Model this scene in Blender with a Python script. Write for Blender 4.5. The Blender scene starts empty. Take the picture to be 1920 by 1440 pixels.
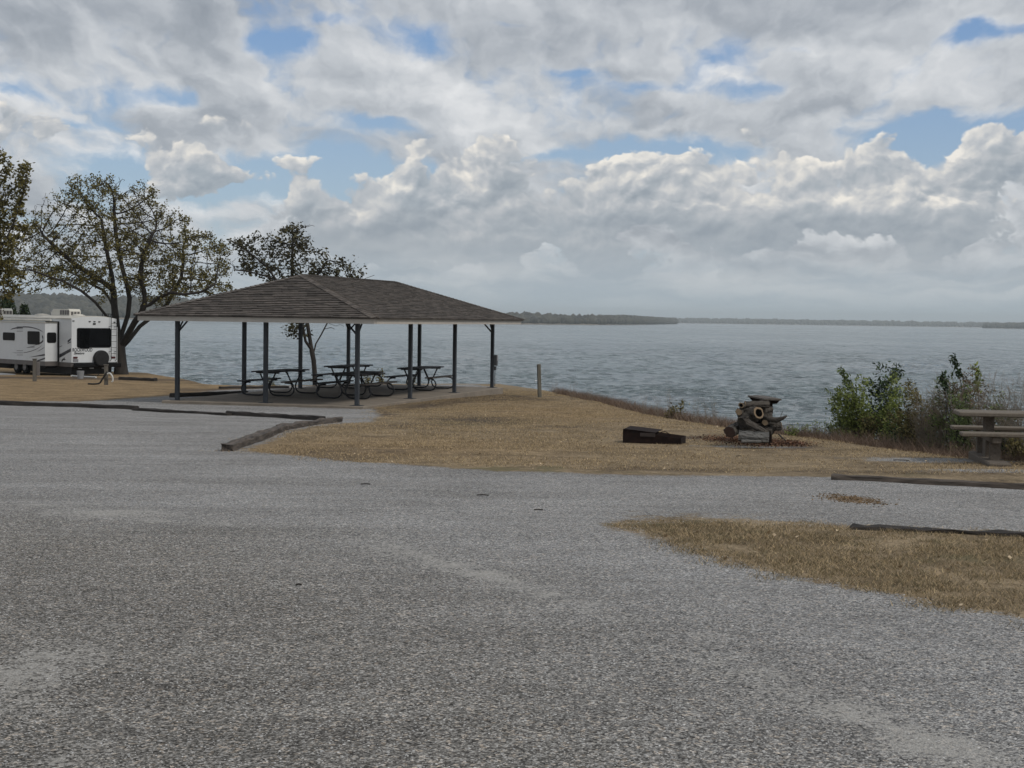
import bpy, math, random
import numpy as np
from mathutils import Vector, Matrix
random.seed(7); rng = np.random.default_rng(7)
S = bpy.context.scene
COL = S.collection
R = math.radians

# ------------------------------------------------------------------ camera
F, PITCH, ROLL, CH = 2850.0, 0.0424, 0.0137, 2.42        # focal length in pixels of the 1920 wide photograph, height over the slab
cam_d = bpy.data.cameras.new('camera'); cam = bpy.data.objects.new('camera', cam_d); COL.objects.link(cam)
cam_d.sensor_width = 36; cam_d.lens = F / 1920 * 36; cam_d.clip_end = 60000; cam_d.clip_start = 0.1
cam.matrix_world = Matrix.Translation((0, 0, CH)) @ Matrix.Rotation(R(90) - PITCH, 4, 'X') @ Matrix.Rotation(ROLL, 4, 'Z')
S.camera = cam
S.view_settings.view_transform = 'Standard'; S.view_settings.look = 'None'
S.view_settings.exposure = 0; S.view_settings.gamma = 1; S.view_settings.use_curve_mapping = False
S.cycles.max_bounces = 6; S.cycles.transparent_max_bounces = 8; S.cycles.volume_bounces = 0
S.cycles.volume_step_rate = 5

# ------------------------------------------------------------------ sun
SUN_EL, SUN_AZ = R(48), R(128)                            # azimuth clockwise from +Y (the view direction)
sd_ = bpy.data.lights.new('sun', 'SUN'); sun = bpy.data.objects.new('sun', sd_); COL.objects.link(sun)
sd_.energy = 1.75; sd_.angle = R(11); sd_.color = (1.0, 0.95, 0.88)
sv = Vector((math.sin(SUN_AZ) * math.cos(SUN_EL), math.cos(SUN_AZ) * math.cos(SUN_EL), math.sin(SUN_EL)))
sun.rotation_euler = sv.to_track_quat('Z', 'Y').to_euler()

# ------------------------------------------------------------------ node helper
class NT:
    def __init__(s, t): s.t = t; s.n = t.nodes; s.l = t.links
    def new(s, ty, ins=None, **k):
        n = s.n.new(ty)
        for a, b in k.items(): setattr(n, a, b)
        if ins:
            for a, b in ins.items(): s.set(n, a, b)
        return n
    def set(s, n, a, b):
        sk = n.inputs[a]
        if isinstance(b, bpy.types.NodeSocket): s.l.new(b, sk)
        else:
            if isinstance(b, (tuple, list)) and len(b) == 3 and sk.type == 'RGBA': b = (*b, 1)
            sk.default_value = b
    def m(s, op, a, b=None, c=None, clamp=False):
        n = s.n.new('ShaderNodeMath'); n.operation = op; n.use_clamp = clamp
        for i, v in enumerate((a, b, c)):
            if v is not None: s.set(n, i, v)
        return n.outputs[0]
    def xyz(s, x, y, z=0.0):
        n = s.n.new('ShaderNodeCombineXYZ')
        for i, v in enumerate((x, y, z)): s.set(n, i, v)
        return n.outputs[0]
    def noise(s, vec, scale, detail=4, rough=.55, dist=0, dim='3D', w=None, lac=2.0):
        n = s.new('ShaderNodeTexNoise', {'Scale': scale, 'Detail': detail, 'Roughness': rough, 'Distortion': dist, 'Lacunarity': lac}, noise_dimensions=dim)
        if vec is not None: s.set(n, 'Vector', vec)
        return n.outputs['Fac']
    def ramp(s, fac, stops, interp='LINEAR'):
        n = s.n.new('ShaderNodeValToRGB'); s.set(n, 0, fac); r = n.color_ramp; r.interpolation = interp
        while len(r.elements) < len(stops): r.elements.new(0.5)
        for e, (p, c) in zip(r.elements, stops):
            e.position = p; e.color = (*c, 1) if isinstance(c, (tuple, list)) else (c, c, c, 1)
        return n.outputs[0]
    def mix(s, f, a, b, bt='MIX'):
        n = s.n.new('ShaderNodeMix'); n.data_type = 'RGBA'; n.blend_type = bt; n.clamp_factor = True
        s.set(n, 0, f); s.set(n, 6, a); s.set(n, 7, b); return n.outputs[2]
    def rng(s, v, a, b, c=0.0, d=1.0, smooth=True):
        n = s.n.new('ShaderNodeMapRange'); n.interpolation_type = 'SMOOTHSTEP' if smooth else 'LINEAR'
        for i, x in enumerate((v, a, b, c, d)): s.set(n, i, x)
        return n.outputs[0]

# ------------------------------------------------------------------ world: clear sky behind two decks of cloud
W = bpy.data.worlds.new('World'); S.world = W; W.use_nodes = True
w = NT(W.node_tree)
for n in list(w.n): w.n.remove(n)
sky = w.new('ShaderNodeTexSky', sky_type='NISHITA', sun_disc=False, sun_elevation=SUN_EL, sun_rotation=SUN_AZ, altitude=300, air_density=1.0, dust_density=1.0, ozone_density=1.5)
tc = w.new('ShaderNodeTexCoord').outputs['Generated']
sep = w.new('ShaderNodeSeparateXYZ', {0: tc})
el = w.m('ARCSINE', sep.outputs[2])
U = w.m('MULTIPLY', w.m('ARCTAN2', sep.outputs[0], sep.outputs[1]), 2.85)
V = w.m('MULTIPLY', el, 2.85)
Vp = w.m('MAXIMUM', V, 0.0)
def gauss(cx, cy, rx, ry, st):                              # a soft region of the sky given by its bearing and height
    u0, v0 = (cx - 960) / 1000.0, (600 + .0137 * (cx - 960) - cy) / 1000.0
    a = w.m('MULTIPLY', w.m('SUBTRACT', UW, u0), 1000.0 / rx); b = w.m('MULTIPLY', w.m('SUBTRACT', VW, v0), 1000.0 / ry)
    e = w.m('MULTIPLY_ADD', a, a, w.m('MULTIPLY', b, b))
    return w.m('MULTIPLY', w.m('EXPONENT', w.m('MULTIPLY', e, -1.0)), st)
def total(lst):
    acc = None
    for g in lst:
        x = gauss(*g); acc = x if acc is None else w.m('ADD', acc, x)
    return acc
def noise2(vec, scale, detail, rough, dist=0):
    return w.noise(vec, scale, detail, rough, dist, '2D')
def puffs(vec, scale, detail=2.0):
    n = w.new('ShaderNodeTexVoronoi', {'Vector': vec, 'Scale': scale, 'Detail': detail, 'Roughness': .5, 'Lacunarity': 2.1}, voronoi_dimensions='2D', feature='F1', normalize=True)
    d = n.outputs['Distance']; return w.m('MULTIPLY_ADD', w.m('MULTIPLY', d, d), -1.25, 1.0)
# wandering of the coordinates, so that nothing is round or straight
wn = w.new('ShaderNodeTexNoise', {'Vector': w.xyz(U, w.m('MULTIPLY', V, 1.5)), 'Scale': 6.0, 'Detail': 4.0, 'Roughness': .6}, noise_dimensions='2D').outputs['Color']
ws = w.new('ShaderNodeSeparateColor', {0: wn})
du, dv = w.m('SUBTRACT', ws.outputs[0], .5), w.m('SUBTRACT', ws.outputs[1], .5)
UW = w.m('MULTIPLY_ADD', du, .11, U); VW = w.m('MULTIPLY_ADD', dv, .06, Vp)
# upper deck
def deck(Us, Vs):
    k = w.m('ADD', 1.0, w.m('MULTIPLY', w.m('SUBTRACT', .6, Vs), .9))
    p = w.xyz(w.m('MULTIPLY', Us, k), w.m('MULTIPLY', w.m('MULTIPLY', Vs, k), 2.0))
    return w.m('MULTIPLY_ADD', noise2(p, 3.6, 6, .56), .66, w.m('MULTIPLY', puffs(p, 6.5, 2.0), .32))
gaps = total([(620, 60, 50, 10, .12), (1510, 118, 55, 12, .14), (930, 60, 50, 10, .10), (140, 250, 90, 10, .10), (1560, 60, 60, 10, .08), (520, 98, 85, 20, .19), (790, 80, 90, 34, .19), (325, 203, 100, 24, .19), (710, 243, 120, 24, .22), (1175, 172, 80, 18, .17),
              (1070, 146, 70, 12, .12), (1390, 180, 80, 18, .15), (1810, 92, 120, 24, .22), (1760, 275, 230, 42, .32), (1240, 290, 140, 28, .26),
              (270, 345, 150, 50, .36), (600, 345, 210, 46, .36), (1010, 292, 110, 14, .18), (30, 200, 60, 16, .15)])
D1 = w.m('SUBTRACT', deck(UW, VW), gaps)
D1s = w.m('SUBTRACT', deck(w.m('ADD', UW, .016), w.m('ADD', VW, .022)), gaps)
M1 = w.rng(D1, .385, .575)
L1 = w.m('MULTIPLY', w.m('SUBTRACT', D1, D1s), 1.9)
soft = noise2(w.xyz(w.m('MULTIPLY', UW, 1.0), w.m('MULTIPLY', VW, 2.3)), 3.1, 4, .5)
thick = w.rng(D1, .45, .72)
S1 = w.m('ADD', w.m('ADD', L1, .635), w.m('MULTIPLY_ADD', thick, -.16, w.m('MULTIPLY', w.m('SUBTRACT', soft, .5), .62)))
S1 = w.m('SUBTRACT', S1, total([(430, 50, 300, 60, .20), (1500, 20, 380, 40, .08), (130, 110, 120, 50, .10)]))
S1 = w.m('ADD', S1, total([(700, 190, 300, 40, .12), (1500, 130, 260, 50, .14)]))
C1 = w.ramp(S1, [(0.10, (.265, .295, .335)), (0.36, (.385, .415, .455)), (0.60, (.565, .59, .62)), (0.95, (.84, .845, .85))])
# heaped clouds with flat grey feet
def heap(Us, Vs):
    p = w.xyz(Us, w.m('MULTIPLY', Vs, 1.35))
    return w.m('MULTIPLY_ADD', puffs(p, 9.0, 3.0), 1.15, w.m('MULTIPLY_ADD', noise2(p, 5.5, 5, .5), 1.7, -.80))
UW0, VW0 = UW, VW; UW = w.m('MULTIPLY_ADD', du, .05, U); VW = w.m('MULTIPLY_ADD', dv, .04, Vp)
place = total([(1120, 365, 110, 84, .60), (950, 400, 110, 70, .50), (810, 385, 110, 72, .54), (660, 425, 120, 50, .54), (860, 315, 40, 40, .40), (420, 350, 105, 48, .44), (1300, 345, 90, 50, .28),
               (1430, 290, 100, 52, .30), (1590, 345, 150, 62, .36), (1420, 400, 120, 40, .14), (1820, 390, 190, 78, .38), (780, 280, 50, 20, .32), (1500, 440, 500, 46, .15), (900, 455, 420, 34, .26)])
far_side = w.rng(w.m('ABSOLUTE', U), 1.0, 1.5, 0.0, .34)
bandm = w.m('MULTIPLY', w.rng(Vp, .10, .16), w.rng(Vp, .38, .24))
PL = w.m('SUBTRACT', w.m('MULTIPLY_ADD', far_side, bandm, place), w.m('MULTIPLY_ADD', w.rng(Vp, .33, .42), .6, .14))
UW, VW = UW0, VW0
Uh = w.m('MULTIPLY_ADD', du, .05, U); Vh = w.m('MULTIPLY_ADD', dv, .05, Vp)
D2 = w.m('ADD', heap(Uh, Vh), PL)
D2s = w.m('ADD', heap(w.m('SUBTRACT', Uh, .007), w.m('ADD', Vh, .013)), PL)
M2 = w.rng(D2, 1.06, 1.15)
L2 = w.m('MULTIPLY', w.m('SUBTRACT', D2, D2s), 1.75)
foot = w.rng(Vp, .12, .27)
S2 = w.m('ADD', w.m('MULTIPLY_ADD', foot, .26, .26), w.m('MULTIPLY', L2, w.m('MULTIPLY_ADD', foot, .7, .35)))
S2 = w.m('MULTIPLY_ADD', w.m('MULTIPLY', w.rng(D2, 1.30, 1.1), foot), .12, S2)
glow = total([(740, 345, 60, 18, .16), (665, 400, 70, 22, .22), (885, 435, 55, 22, .18), (975, 440, 40, 18, .20), (1120, 300, 70, 20, .18), (1740, 310, 70, 24, .22),
              (1300, 355, 60, 22, .14), (1440, 255, 70, 20, .16), (1780, 390, 120, 22, .18), (1060, 450, 40, 14, .14), (1660, 385, 50, 20, .12), (345, 345, 40, 12, .16)])
S2 = w.m('ADD', S2, w.m('MULTIPLY', glow, w.m('MULTIPLY_ADD', L2, 1.2, .7)))
C2 = w.ramp(S2, [(0.12, (.30, .345, .395)), (0.38, (.395, .435, .475)), (0.60, (.52, .54, .565)), (0.82, (.73, .715, .685)), (1.0, (.92, .875, .80))])
blue = w.mix(w.rng(Vp, 0.05, .7), (.37, .49, .62), (.15, .30, .60))
nis = w.new('ShaderNodeMix', {0: .35, 6: blue, 7: w.mix(1.0, sky.outputs[0], (.1, .1, .1), 'MULTIPLY')}, data_type='RGBA').outputs[2]
c = w.mix(w.m('MULTIPLY', M1, .96), nis, C1)
c = w.mix(w.m('MULTIPLY', M2, .94), c, C2)
# far layered cloud and pale air near the horizon
strip = noise2(w.xyz(w.m('MULTIPLY', UW, 2.0), w.m('MULTIPLY', VW, 15.0)), 1.8, 6, .58)
hz = w.ramp(strip, [(.36, (.40, .465, .52)), (.64, (.56, .60, .63))])
c = w.mix(w.rng(Vp, .165, .05), c, hz)
hcol = w.mix(w.rng(U, -1.0, -.2), (.53, .62, .70), (.44, .52, .58))
c = w.mix(w.rng(Vp, .085, .0), c, hcol)
c = w.mix(w.rng(V, -.01, -.06), c, (.10, .11, .11))
bg = w.new('ShaderNodeBackground', {'Color': c, 'Strength': 1.0})
out = w.new('ShaderNodeOutputWorld', {'Surface': bg.outputs[0]})
W.cycles.sampling_method = 'MANUAL'; W.cycles.sample_map_resolution = 512

# ------------------------------------------------------------------ geometry helpers
cr_, sr_ = math.cos(ROLL), math.sin(ROLL)
def ray(px, py):
    a, b = px - 960, py - 720
    u = a * cr_ + b * sr_; v = -a * sr_ + b * cr_
    x, y, z = u / F, 1.0, -v / F
    return Vector((x, y * math.cos(PITCH) + z * math.sin(PITCH), -y * math.sin(PITCH) + z * math.cos(PITCH)))
def pt(px, py, Y):                                          # the point seen there at distance Y
    d = ray(px, py); return Vector((0, 0, CH)) + d * (Y / d.y)
BY = [-60, 0, 6, 13, 20, 30, 41, 48, 60, 80, 110, 200]
BZ = [.9, .82, .80, .70, .53, .30, -.03, -.12, -.34, -.78, -1.1, -1.5]
def base_z(y): return np.interp(y, BY, BZ)
def gp(px, py):                                             # where that ray meets the plain
    d = ray(px, py); lo, hi = 3.0, 190.0
    f = lambda Y: CH + d.z / d.y * Y - float(base_z(Y))
    for _ in range(60):
        m = (lo + hi) / 2
        if f(m) > 0: lo = m
        else: hi = m
    return Vector((d.x / d.y * lo, lo, float(base_z(lo))))
def poly_w(pts): return np.array([gp(*p)[:2] for p in pts])
# top edge of the bank above the lake
EDGE = np.array([(-400, 160), (-150, 118), (-60, 100), (-30, 93), (-20.5, 85), (-16.5, 75)] + [tuple(gp(*p)[:2]) for p in
        [(380, 719), (460, 723), (560, 722), (700, 720), (850, 719), (935, 719), (1000, 728), (1050, 739), (1170, 766), (1350, 800), (1450, 812), (1540, 822), (1700, 842), (1820, 856), (1925, 862)]]
        + [(9.5, 18.6), (14, 15.5), (30, 10), (80, 0), (400, -60)])
def seg_dist(P, A):
    best = np.full(len(P), 1e9); side = np.zeros(len(P))
    for i in range(len(A) - 1):
        a, b = A[i], A[i + 1]; ab = b - a; L = (ab ** 2).sum()
        t = np.clip(((P - a) @ ab) / L, 0, 1); q = P - a - t[:, None] * ab
        d = np.sqrt((q ** 2).sum(1)); cr = ab[0] * (P[:, 1] - a[1]) - ab[1] * (P[:, 0] - a[0])
        m = d < best - 1e-9; best[m] = d[m]; side[m] = np.sign(cr[m])
    return best, side
def edge_sd(P):
    d, _ = seg_dist(P, EDGE); ins = sd_poly(P, LANDPOLY) > 0; return np.where(ins, -d, d)   # positive on the lake side
def sd_poly(P, poly):
    d, _ = seg_dist(P, np.vstack([poly, poly[:1]]))
    ins = np.zeros(len(P), bool); n = len(poly)
    for i in range(n):
        a, b = poly[i], poly[(i + 1) % n]
        c_ = (a[1] > P[:, 1]) != (b[1] > P[:, 1])
        with np.errstate(divide='ignore', invalid='ignore'):
            x = (b[0] - a[0]) * (P[:, 1] - a[1]) / (b[1] - a[1]) + a[0]
        ins ^= c_ & (P[:, 0] < x)
    return np.where(ins, d, -d)
LANDPOLY = np.vstack([EDGE, [(400, -900), (-400, -900)]])
def vnoise(x, y, s, seed=0):                                # cheap smooth noise
    x = np.asarray(x) * s + seed * 17.3; y = np.asarray(y) * s + seed * 9.1
    xi, yi = np.floor(x).astype(int), np.floor(y).astype(int); fx, fy = x - xi, y - yi
    fx = fx * fx * (3 - 2 * fx); fy = fy * fy * (3 - 2 * fy)
    h = lambda a, b: ((np.sin(a * 127.1 + b * 311.7 + seed * 74.7) * 43758.5453) % 1.0)
    return (h(xi, yi) * (1 - fx) + h(xi + 1, yi) * fx) * (1 - fy) + (h(xi, yi + 1) * (1 - fx) + h(xi + 1, yi + 1) * fx) * fy
def terrain_z(P):
    P = np.atleast_2d(np.asarray(P, float)); z = base_z(P[:, 1]).copy()
    z += (vnoise(P[:, 0], P[:, 1], .25, 1) - .5) * .04 + (vnoise(P[:, 0], P[:, 1], 1.3, 2) - .5) * .02
    sd = edge_sd(P)
    s = np.maximum(sd + .25, 0)
    drop = np.where(s < 1.2, .22 * s * s, .22 * 1.44 + (s - 1.2) * .53)
    z = z - drop
    return np.maximum(z, LAKE - 1.2)
LAKE = -4.6
def tz(x, y): return float(terrain_z([[x, y]])[0])

def mesh(name, V_, F_, m=None, smooth=False):
    me = bpy.data.meshes.new(name); V_ = np.asarray(V_, float)
    if isinstance(F_, np.ndarray):
        k = F_.shape[1]; me.vertices.add(len(V_)); me.vertices.foreach_set('co', V_.ravel())
        me.loops.add(F_.size); me.loops.foreach_set('vertex_index', F_.ravel())
        me.polygons.add(len(F_)); me.polygons.foreach_set('loop_start', np.arange(0, F_.size, k)); me.update(calc_edges=True)
    else: me.from_pydata([tuple(v) for v in V_], [], F_)
    if m: me.materials.append(m)
    if smooth: me.polygons.foreach_set('use_smooth', np.ones(len(me.polygons), bool)); me.update()
    return me
def link(name, me, parent=None, loc=None, **props):
    o = bpy.data.objects.new(name, me); COL.objects.link(o)
    if parent: o.parent = parent
    if loc is not None: o.location = loc
    for k, v in props.items(): o[k] = v
    return o
def thing(name, label, cat, loc=(0, 0, 0), rz=0, group=None):
    o = bpy.data.objects.new(name, None); COL.objects.link(o); o.location = loc; o.rotation_euler = (0, 0, rz)
    o.empty_display_size = .2; o['label'] = label; o['category'] = cat
    if group: o['group'] = group
    return o
def tag(o, label, cat, group=None):
    o['label'] = label; o['category'] = cat
    if group: o['group'] = group
    return o
class MB:                                                    # collects simple shapes into one mesh
    def __init__(s): s.v = []; s.f = []
    def add(s, v, f):
        k = len(s.v); s.v += [tuple(a) for a in v]; s.f += [tuple(i + k for i in q) for q in f]; return s
    def box(s, a, b, M=None, bev=0.0):
        (x0, y0, z0), (x1, y1, z1) = a, b
        if bev > 0:
            e = bev; v = []; f = []
            rows = [(z0, e), (z0 + e, 0), (z1 - e, 0), (z1, e)]
            for z, i in rows:
                v += [(x0 + i + e * (i == 0), y0 + i, z), (x1 - i - e * (i == 0), y0 + i, z), (x1 - i, y0 + i + e * (i == 0), z), (x1 - i, y1 - i - e * (i == 0), z),
                      (x1 - i - e * (i == 0), y1 - i, z), (x0 + i + e * (i == 0), y1 - i, z), (x0 + i, y1 - i - e * (i == 0), z), (x0 + i, y0 + i + e * (i == 0), z)]
            for r in range(3):
                for k in range(8): f.append((r * 8 + k, r * 8 + (k + 1) % 8, r * 8 + 8 + (k + 1) % 8, r * 8 + 8 + k))
            f.append(tuple(range(7, -1, -1))); f.append(tuple(range(24, 32)))
        else:
            v = [(x0, y0, z0), (x1, y0, z0), (x1, y1, z0), (x0, y1, z0), (x0, y0, z1), (x1, y0, z1), (x1, y1, z1), (x0, y1, z1)]
            f = [(0, 3, 2, 1), (4, 5, 6, 7), (0, 1, 5, 4), (1, 2, 6, 5), (2, 3, 7, 6), (3, 0, 4, 7)]
        if M is not None: v = [M @ Vector(p) for p in v]
        return s.add(v, f)
    def tube(s, P, r, n=8, cap=True, jit=0.0):
        P = [Vector(p) for p in P]; rr = r if isinstance(r, (list, tuple, np.ndarray)) else [r] * len(P)
        T = [(P[min(i + 1, len(P) - 1)] - P[max(i - 1, 0)]).normalized() for i in range(len(P))]
        ref = Vector((0, 0, 1)) if abs(T[0].z) < .9 else Vector((1, 0, 0))
        a = T[0].cross(ref).normalized(); v = []
        for i, p in enumerate(P):
            a = (a - T[i] * a.dot(T[i])).normalized(); b = T[i].cross(a)
            for k in range(n):
                t = 2 * math.pi * k / n; q = rr[i] * (1 + (random.uniform(-jit, jit) if jit else 0))
                v.append(p + a * math.cos(t) * q + b * math.sin(t) * q)
        f = []
        for i in range(len(P) - 1):
            for k in range(n): f.append((i * n + k, i * n + (k + 1) % n, (i + 1) * n + (k + 1) % n, (i + 1) * n + k))
        if cap: f.append(tuple(range(n - 1, -1, -1))); f.append(tuple(range((len(P) - 1) * n, len(P) * n)))
        return s.add(v, f)
    def prism(s, poly, d, M=None):                            # outline in x,z pushed from y=d[0] to y=d[1]
        n = len(poly); v = [(x, d[0], z) for x, z in poly] + [(x, d[1], z) for x, z in poly]
        f = [tuple(range(n)), tuple(range(2 * n - 1, n - 1, -1))] + [(i, i + n, (i + 1) % n + n, (i + 1) % n) for i in range(n)]
        if M is not None: v = [M @ Vector(p) for p in v]
        return s.add(v, f)
    def build(s, name, m, parent=None, smooth=False, loc=None, **props):
        return link(name, mesh(name, s.v, s.f, m, smooth), parent, loc, **props)

# ------------------------------------------------------------------ materials
def mat(name, col, rough=.7, var=.25, scale=6, bump=.0, bscale=40, col2=None, stretch=(1, 1, 1), metal=0.0, rnd=0.0, spec=.5, coord='Object', detail=5, lo=.3, hi=.7):
    m = bpy.data.materials.new(name); m.use_nodes = True; n = NT(m.node_tree); b = n.n['Principled BSDF']
    tc = n.new('ShaderNodeTexCoord').outputs[coord]
    mp = n.new('ShaderNodeMapping', {'Vector': tc, 'Scale': stretch}).outputs[0]
    f = n.noise(mp, scale, detail, .6)
    c1 = tuple(x * (1 - var) for x in col); c2 = col2 or tuple(min(1, x * (1 + var)) for x in col)
    c = n.ramp(f, [(lo, c1), (hi, c2)])
    if rnd:
        oi = n.new('ShaderNodeObjectInfo').outputs['Random']; at = n.new('ShaderNodeAttribute', attribute_name='rnd').outputs['Fac']
        k = n.m('FRACT', n.m('ADD', oi, at)); k = n.m('ADD', n.m('MULTIPLY', k, rnd * 2), 1 - rnd)
        c = n.mix(1.0, c, n.new('ShaderNodeCombineColor', {0: k, 1: k, 2: k}).outputs[0], 'MULTIPLY')
    n.set(b, 'Base Color', c); n.set(b, 'Roughness', rough); n.set(b, 'Metallic', metal); n.set(b, 'Specular IOR Level', spec)
    if bump:
        h = n.noise(mp, bscale, 6, .65)
        n.set(b, 'Normal', n.new('ShaderNodeBump', {'Strength': bump, 'Distance': .02, 'Height': h}).outputs[0])
    return m
def leafmat(name, a, b2, trans=.25):
    m = bpy.data.materials.new(name); m.use_nodes = True; n = NT(m.node_tree); b = n.n['Principled BSDF']
    at = n.new('ShaderNodeAttribute', attribute_name='rnd').outputs['Fac']
    c = n.ramp(at, [(0, a), (.65, b2), (1, tuple(x * 1.5 for x in b2))]); n.set(b, 'Base Color', c); n.set(b, 'Roughness', .65); n.set(b, 'Specular IOR Level', .25)
    t = n.new('ShaderNodeBsdfTranslucent', {'Color': c}); mx = n.new('ShaderNodeMixShader', {0: trans, 1: b.outputs[0], 2: t.outputs[0]})
    n.l.new(mx.outputs[0], n.n['Material Output'].inputs[0]); return m
M = {}
M['concrete'] = mat('concrete', (.20, .17, .135), .9, .22, 2.0, .25, 60, coord='Object')
M['fascia'] = mat('fascia_paint', (.44, .40, .35), .6, .10, 3)
M['shingle'] = mat('asphalt_shingle', (.086, .073, .063), .95, .25, 9, .5, 200, rnd=.38)
M['roofdeck'] = mat('roof_deck', (.05, .045, .04), .9)
M['soffit'] = mat('soffit_board', (.13, .115, .10), .8)
M['post'] = mat('grey_blue_steel_paint', (.026, .031, .038), .5, .5, 4, .1, 40, stretch=(1, 1, .3))
M['pipe'] = mat('dark_pipe', (.014, .015, .018), .5, .25, 8)
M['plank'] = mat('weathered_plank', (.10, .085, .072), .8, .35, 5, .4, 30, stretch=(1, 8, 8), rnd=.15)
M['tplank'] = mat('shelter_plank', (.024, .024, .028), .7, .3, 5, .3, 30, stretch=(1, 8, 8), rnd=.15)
M['timber'] = mat('creosote_timber', (.016, .0135, .012), .9, .5, 4, .9, 25, col2=(.060, .049, .041), stretch=(.6, 6, 6), detail=8)
M['timber_old'] = mat('split_old_timber', (.035, .028, .023), .9, .5, 4, 1.0, 20, col2=(.15, .12, .097), stretch=(.6, 6, 6), detail=8)
M['rust'] = mat('rusty_steel', (.008, .005, .0045), .9, .4, 8, .3, 60, col2=(.024, .013, .010), spec=.2)
M['bark'] = mat('tree_bark', (.022, .018, .015), .9, .45, 5, .8, 14, stretch=(1, 1, .25))
M['bark_grey'] = mat('log_bark', (.022, .018, .015), .95, .5, 10, 1.0, 26, col2=(.085, .073, .060), stretch=(.35, 1, 1), coord='Object')
M['silver_bark'] = mat('silver_log_bark', (.035, .034, .032), .95, .5, 16, 1.0, 30, col2=(.16, .155, .145), stretch=(.3, 1, 1))
M['cutwood'] = mat('cut_wood', (.22, .16, .10), .8, .2, 30)
M['cutdark'] = mat('dark_cut_wood', (.035, .016, .010), .9, .3, 30)
M['hollow_black'] = mat('hollow_core', (.003, .003, .003), 1.0, spec=0)
M['aggregate'] = mat('pebble_concrete', (.105, .086, .067), .9, .35, 45, .5, 90)
M['slabboard'] = mat('tan_aggregate_board', (.135, .112, .086), .85, .2, 22, .4, 80)
M['gel'] = mat('white_fibreglass', (.60, .62, .63), .35, .04, 3)
M['rvroof'] = mat('trailer_roof_skin', (.50, .48, .43), .6, .12, 2)
M['rvgrey'] = mat('grey_skirt', (.11, .10, .095), .5, .15, 3)
M['black'] = mat('black_trim', (.003, .003, .0035), .6, .2, 3, spec=.2)
M['glass'] = mat('tinted_glass', (.002, .002, .0025), .2, .2, 3, spec=.12)
M['decal'] = mat('navy_decal', (.005, .006, .014), .4, .1, 3)
M['decal2'] = mat('grey_decal', (.20, .20, .21), .4, .1, 3)
M['red'] = mat('red_plastic', (.22, .012, .010), .5, .15, 3)
M['lens'] = mat('red_lens', (.06, .006, .006), .3, .1, 3)
M['plastic'] = mat('cream_plastic', (.60, .58, .52), .5, .08, 3)
M['galv'] = mat('galvanised', (.35, .36, .37), .45, .15, 5, metal=.5)
M['woodpost'] = mat('grey_wood_post', (.13, .12, .095), .9, .4, 5, .6, 25, stretch=(6, 6, .6))
M['pedestal'] = mat('pedestal_timber', (.11, .10, .085), .85, .3, 5, .4, 25, stretch=(6, 6, .6))
M['hose'] = mat('white_hose', (.5, .5, .48), .5, .1, 3)
M['rubber'] = mat('rubber', (.005, .005, .006), .75, .3, 8)
M['meter'] = mat('meter_box', (.06, .065, .07), .5, .2, 6)
M['leaf_oak'] = leafmat('oak_leaf', (.042, .038, .012), (.165, .142, .045), .35)
M['leaf_dark'] = leafmat('dark_leaf', (.018, .018, .009), (.064, .058, .027), .2)
M['leaf_green'] = leafmat('willow_leaf', (.045, .068, .016), (.20, .235, .066), .4)
M['leaf_deep'] = leafmat('deep_green_leaf', (.008, .018, .008), (.035, .058, .022), .2)
M['leaf_olive'] = leafmat('olive_leaf', (.050, .048, .016), (.165, .140, .055), .35)
M['leaf_blue'] = leafmat('blue_green_leaf', (.038, .058, .020), (.14, .18, .065), .3)
M['leaf_brown'] = leafmat('brown_leaf', (.05, .034, .018), (.17, .12, .065), .25)
M['straw'] = leafmat('dry_straw', (.12, .085, .046), (.44, .335, .195), .3)
M['turf'] = leafmat('dull_turf', (.040, .034, .018), (.15, .125, .068), .2)
M['weed'] = leafmat('dead_weed', (.060, .040, .028), (.19, .135, .098), .25)
M['stem'] = mat('dry_stem', (.19, .155, .115), .9, .3, 6)
M['litter'] = leafmat('leaf_litter', (.030, .014, .009), (.16, .085, .05), .1)
M['paleleaf'] = leafmat('pale_fallen_leaf', (.20, .14, .075), (.42, .33, .22), .1)
M['canopy'] = leafmat('far_canopy', (.016, .016, .012), (.055, .050, .034), .0)
M['stone'] = leafmat('loose_stone', (.12, .118, .114), (.42, .415, .405), .0)
M['far_wall'] = mat('pale_house_wall', (.45, .44, .42), .8)

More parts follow.
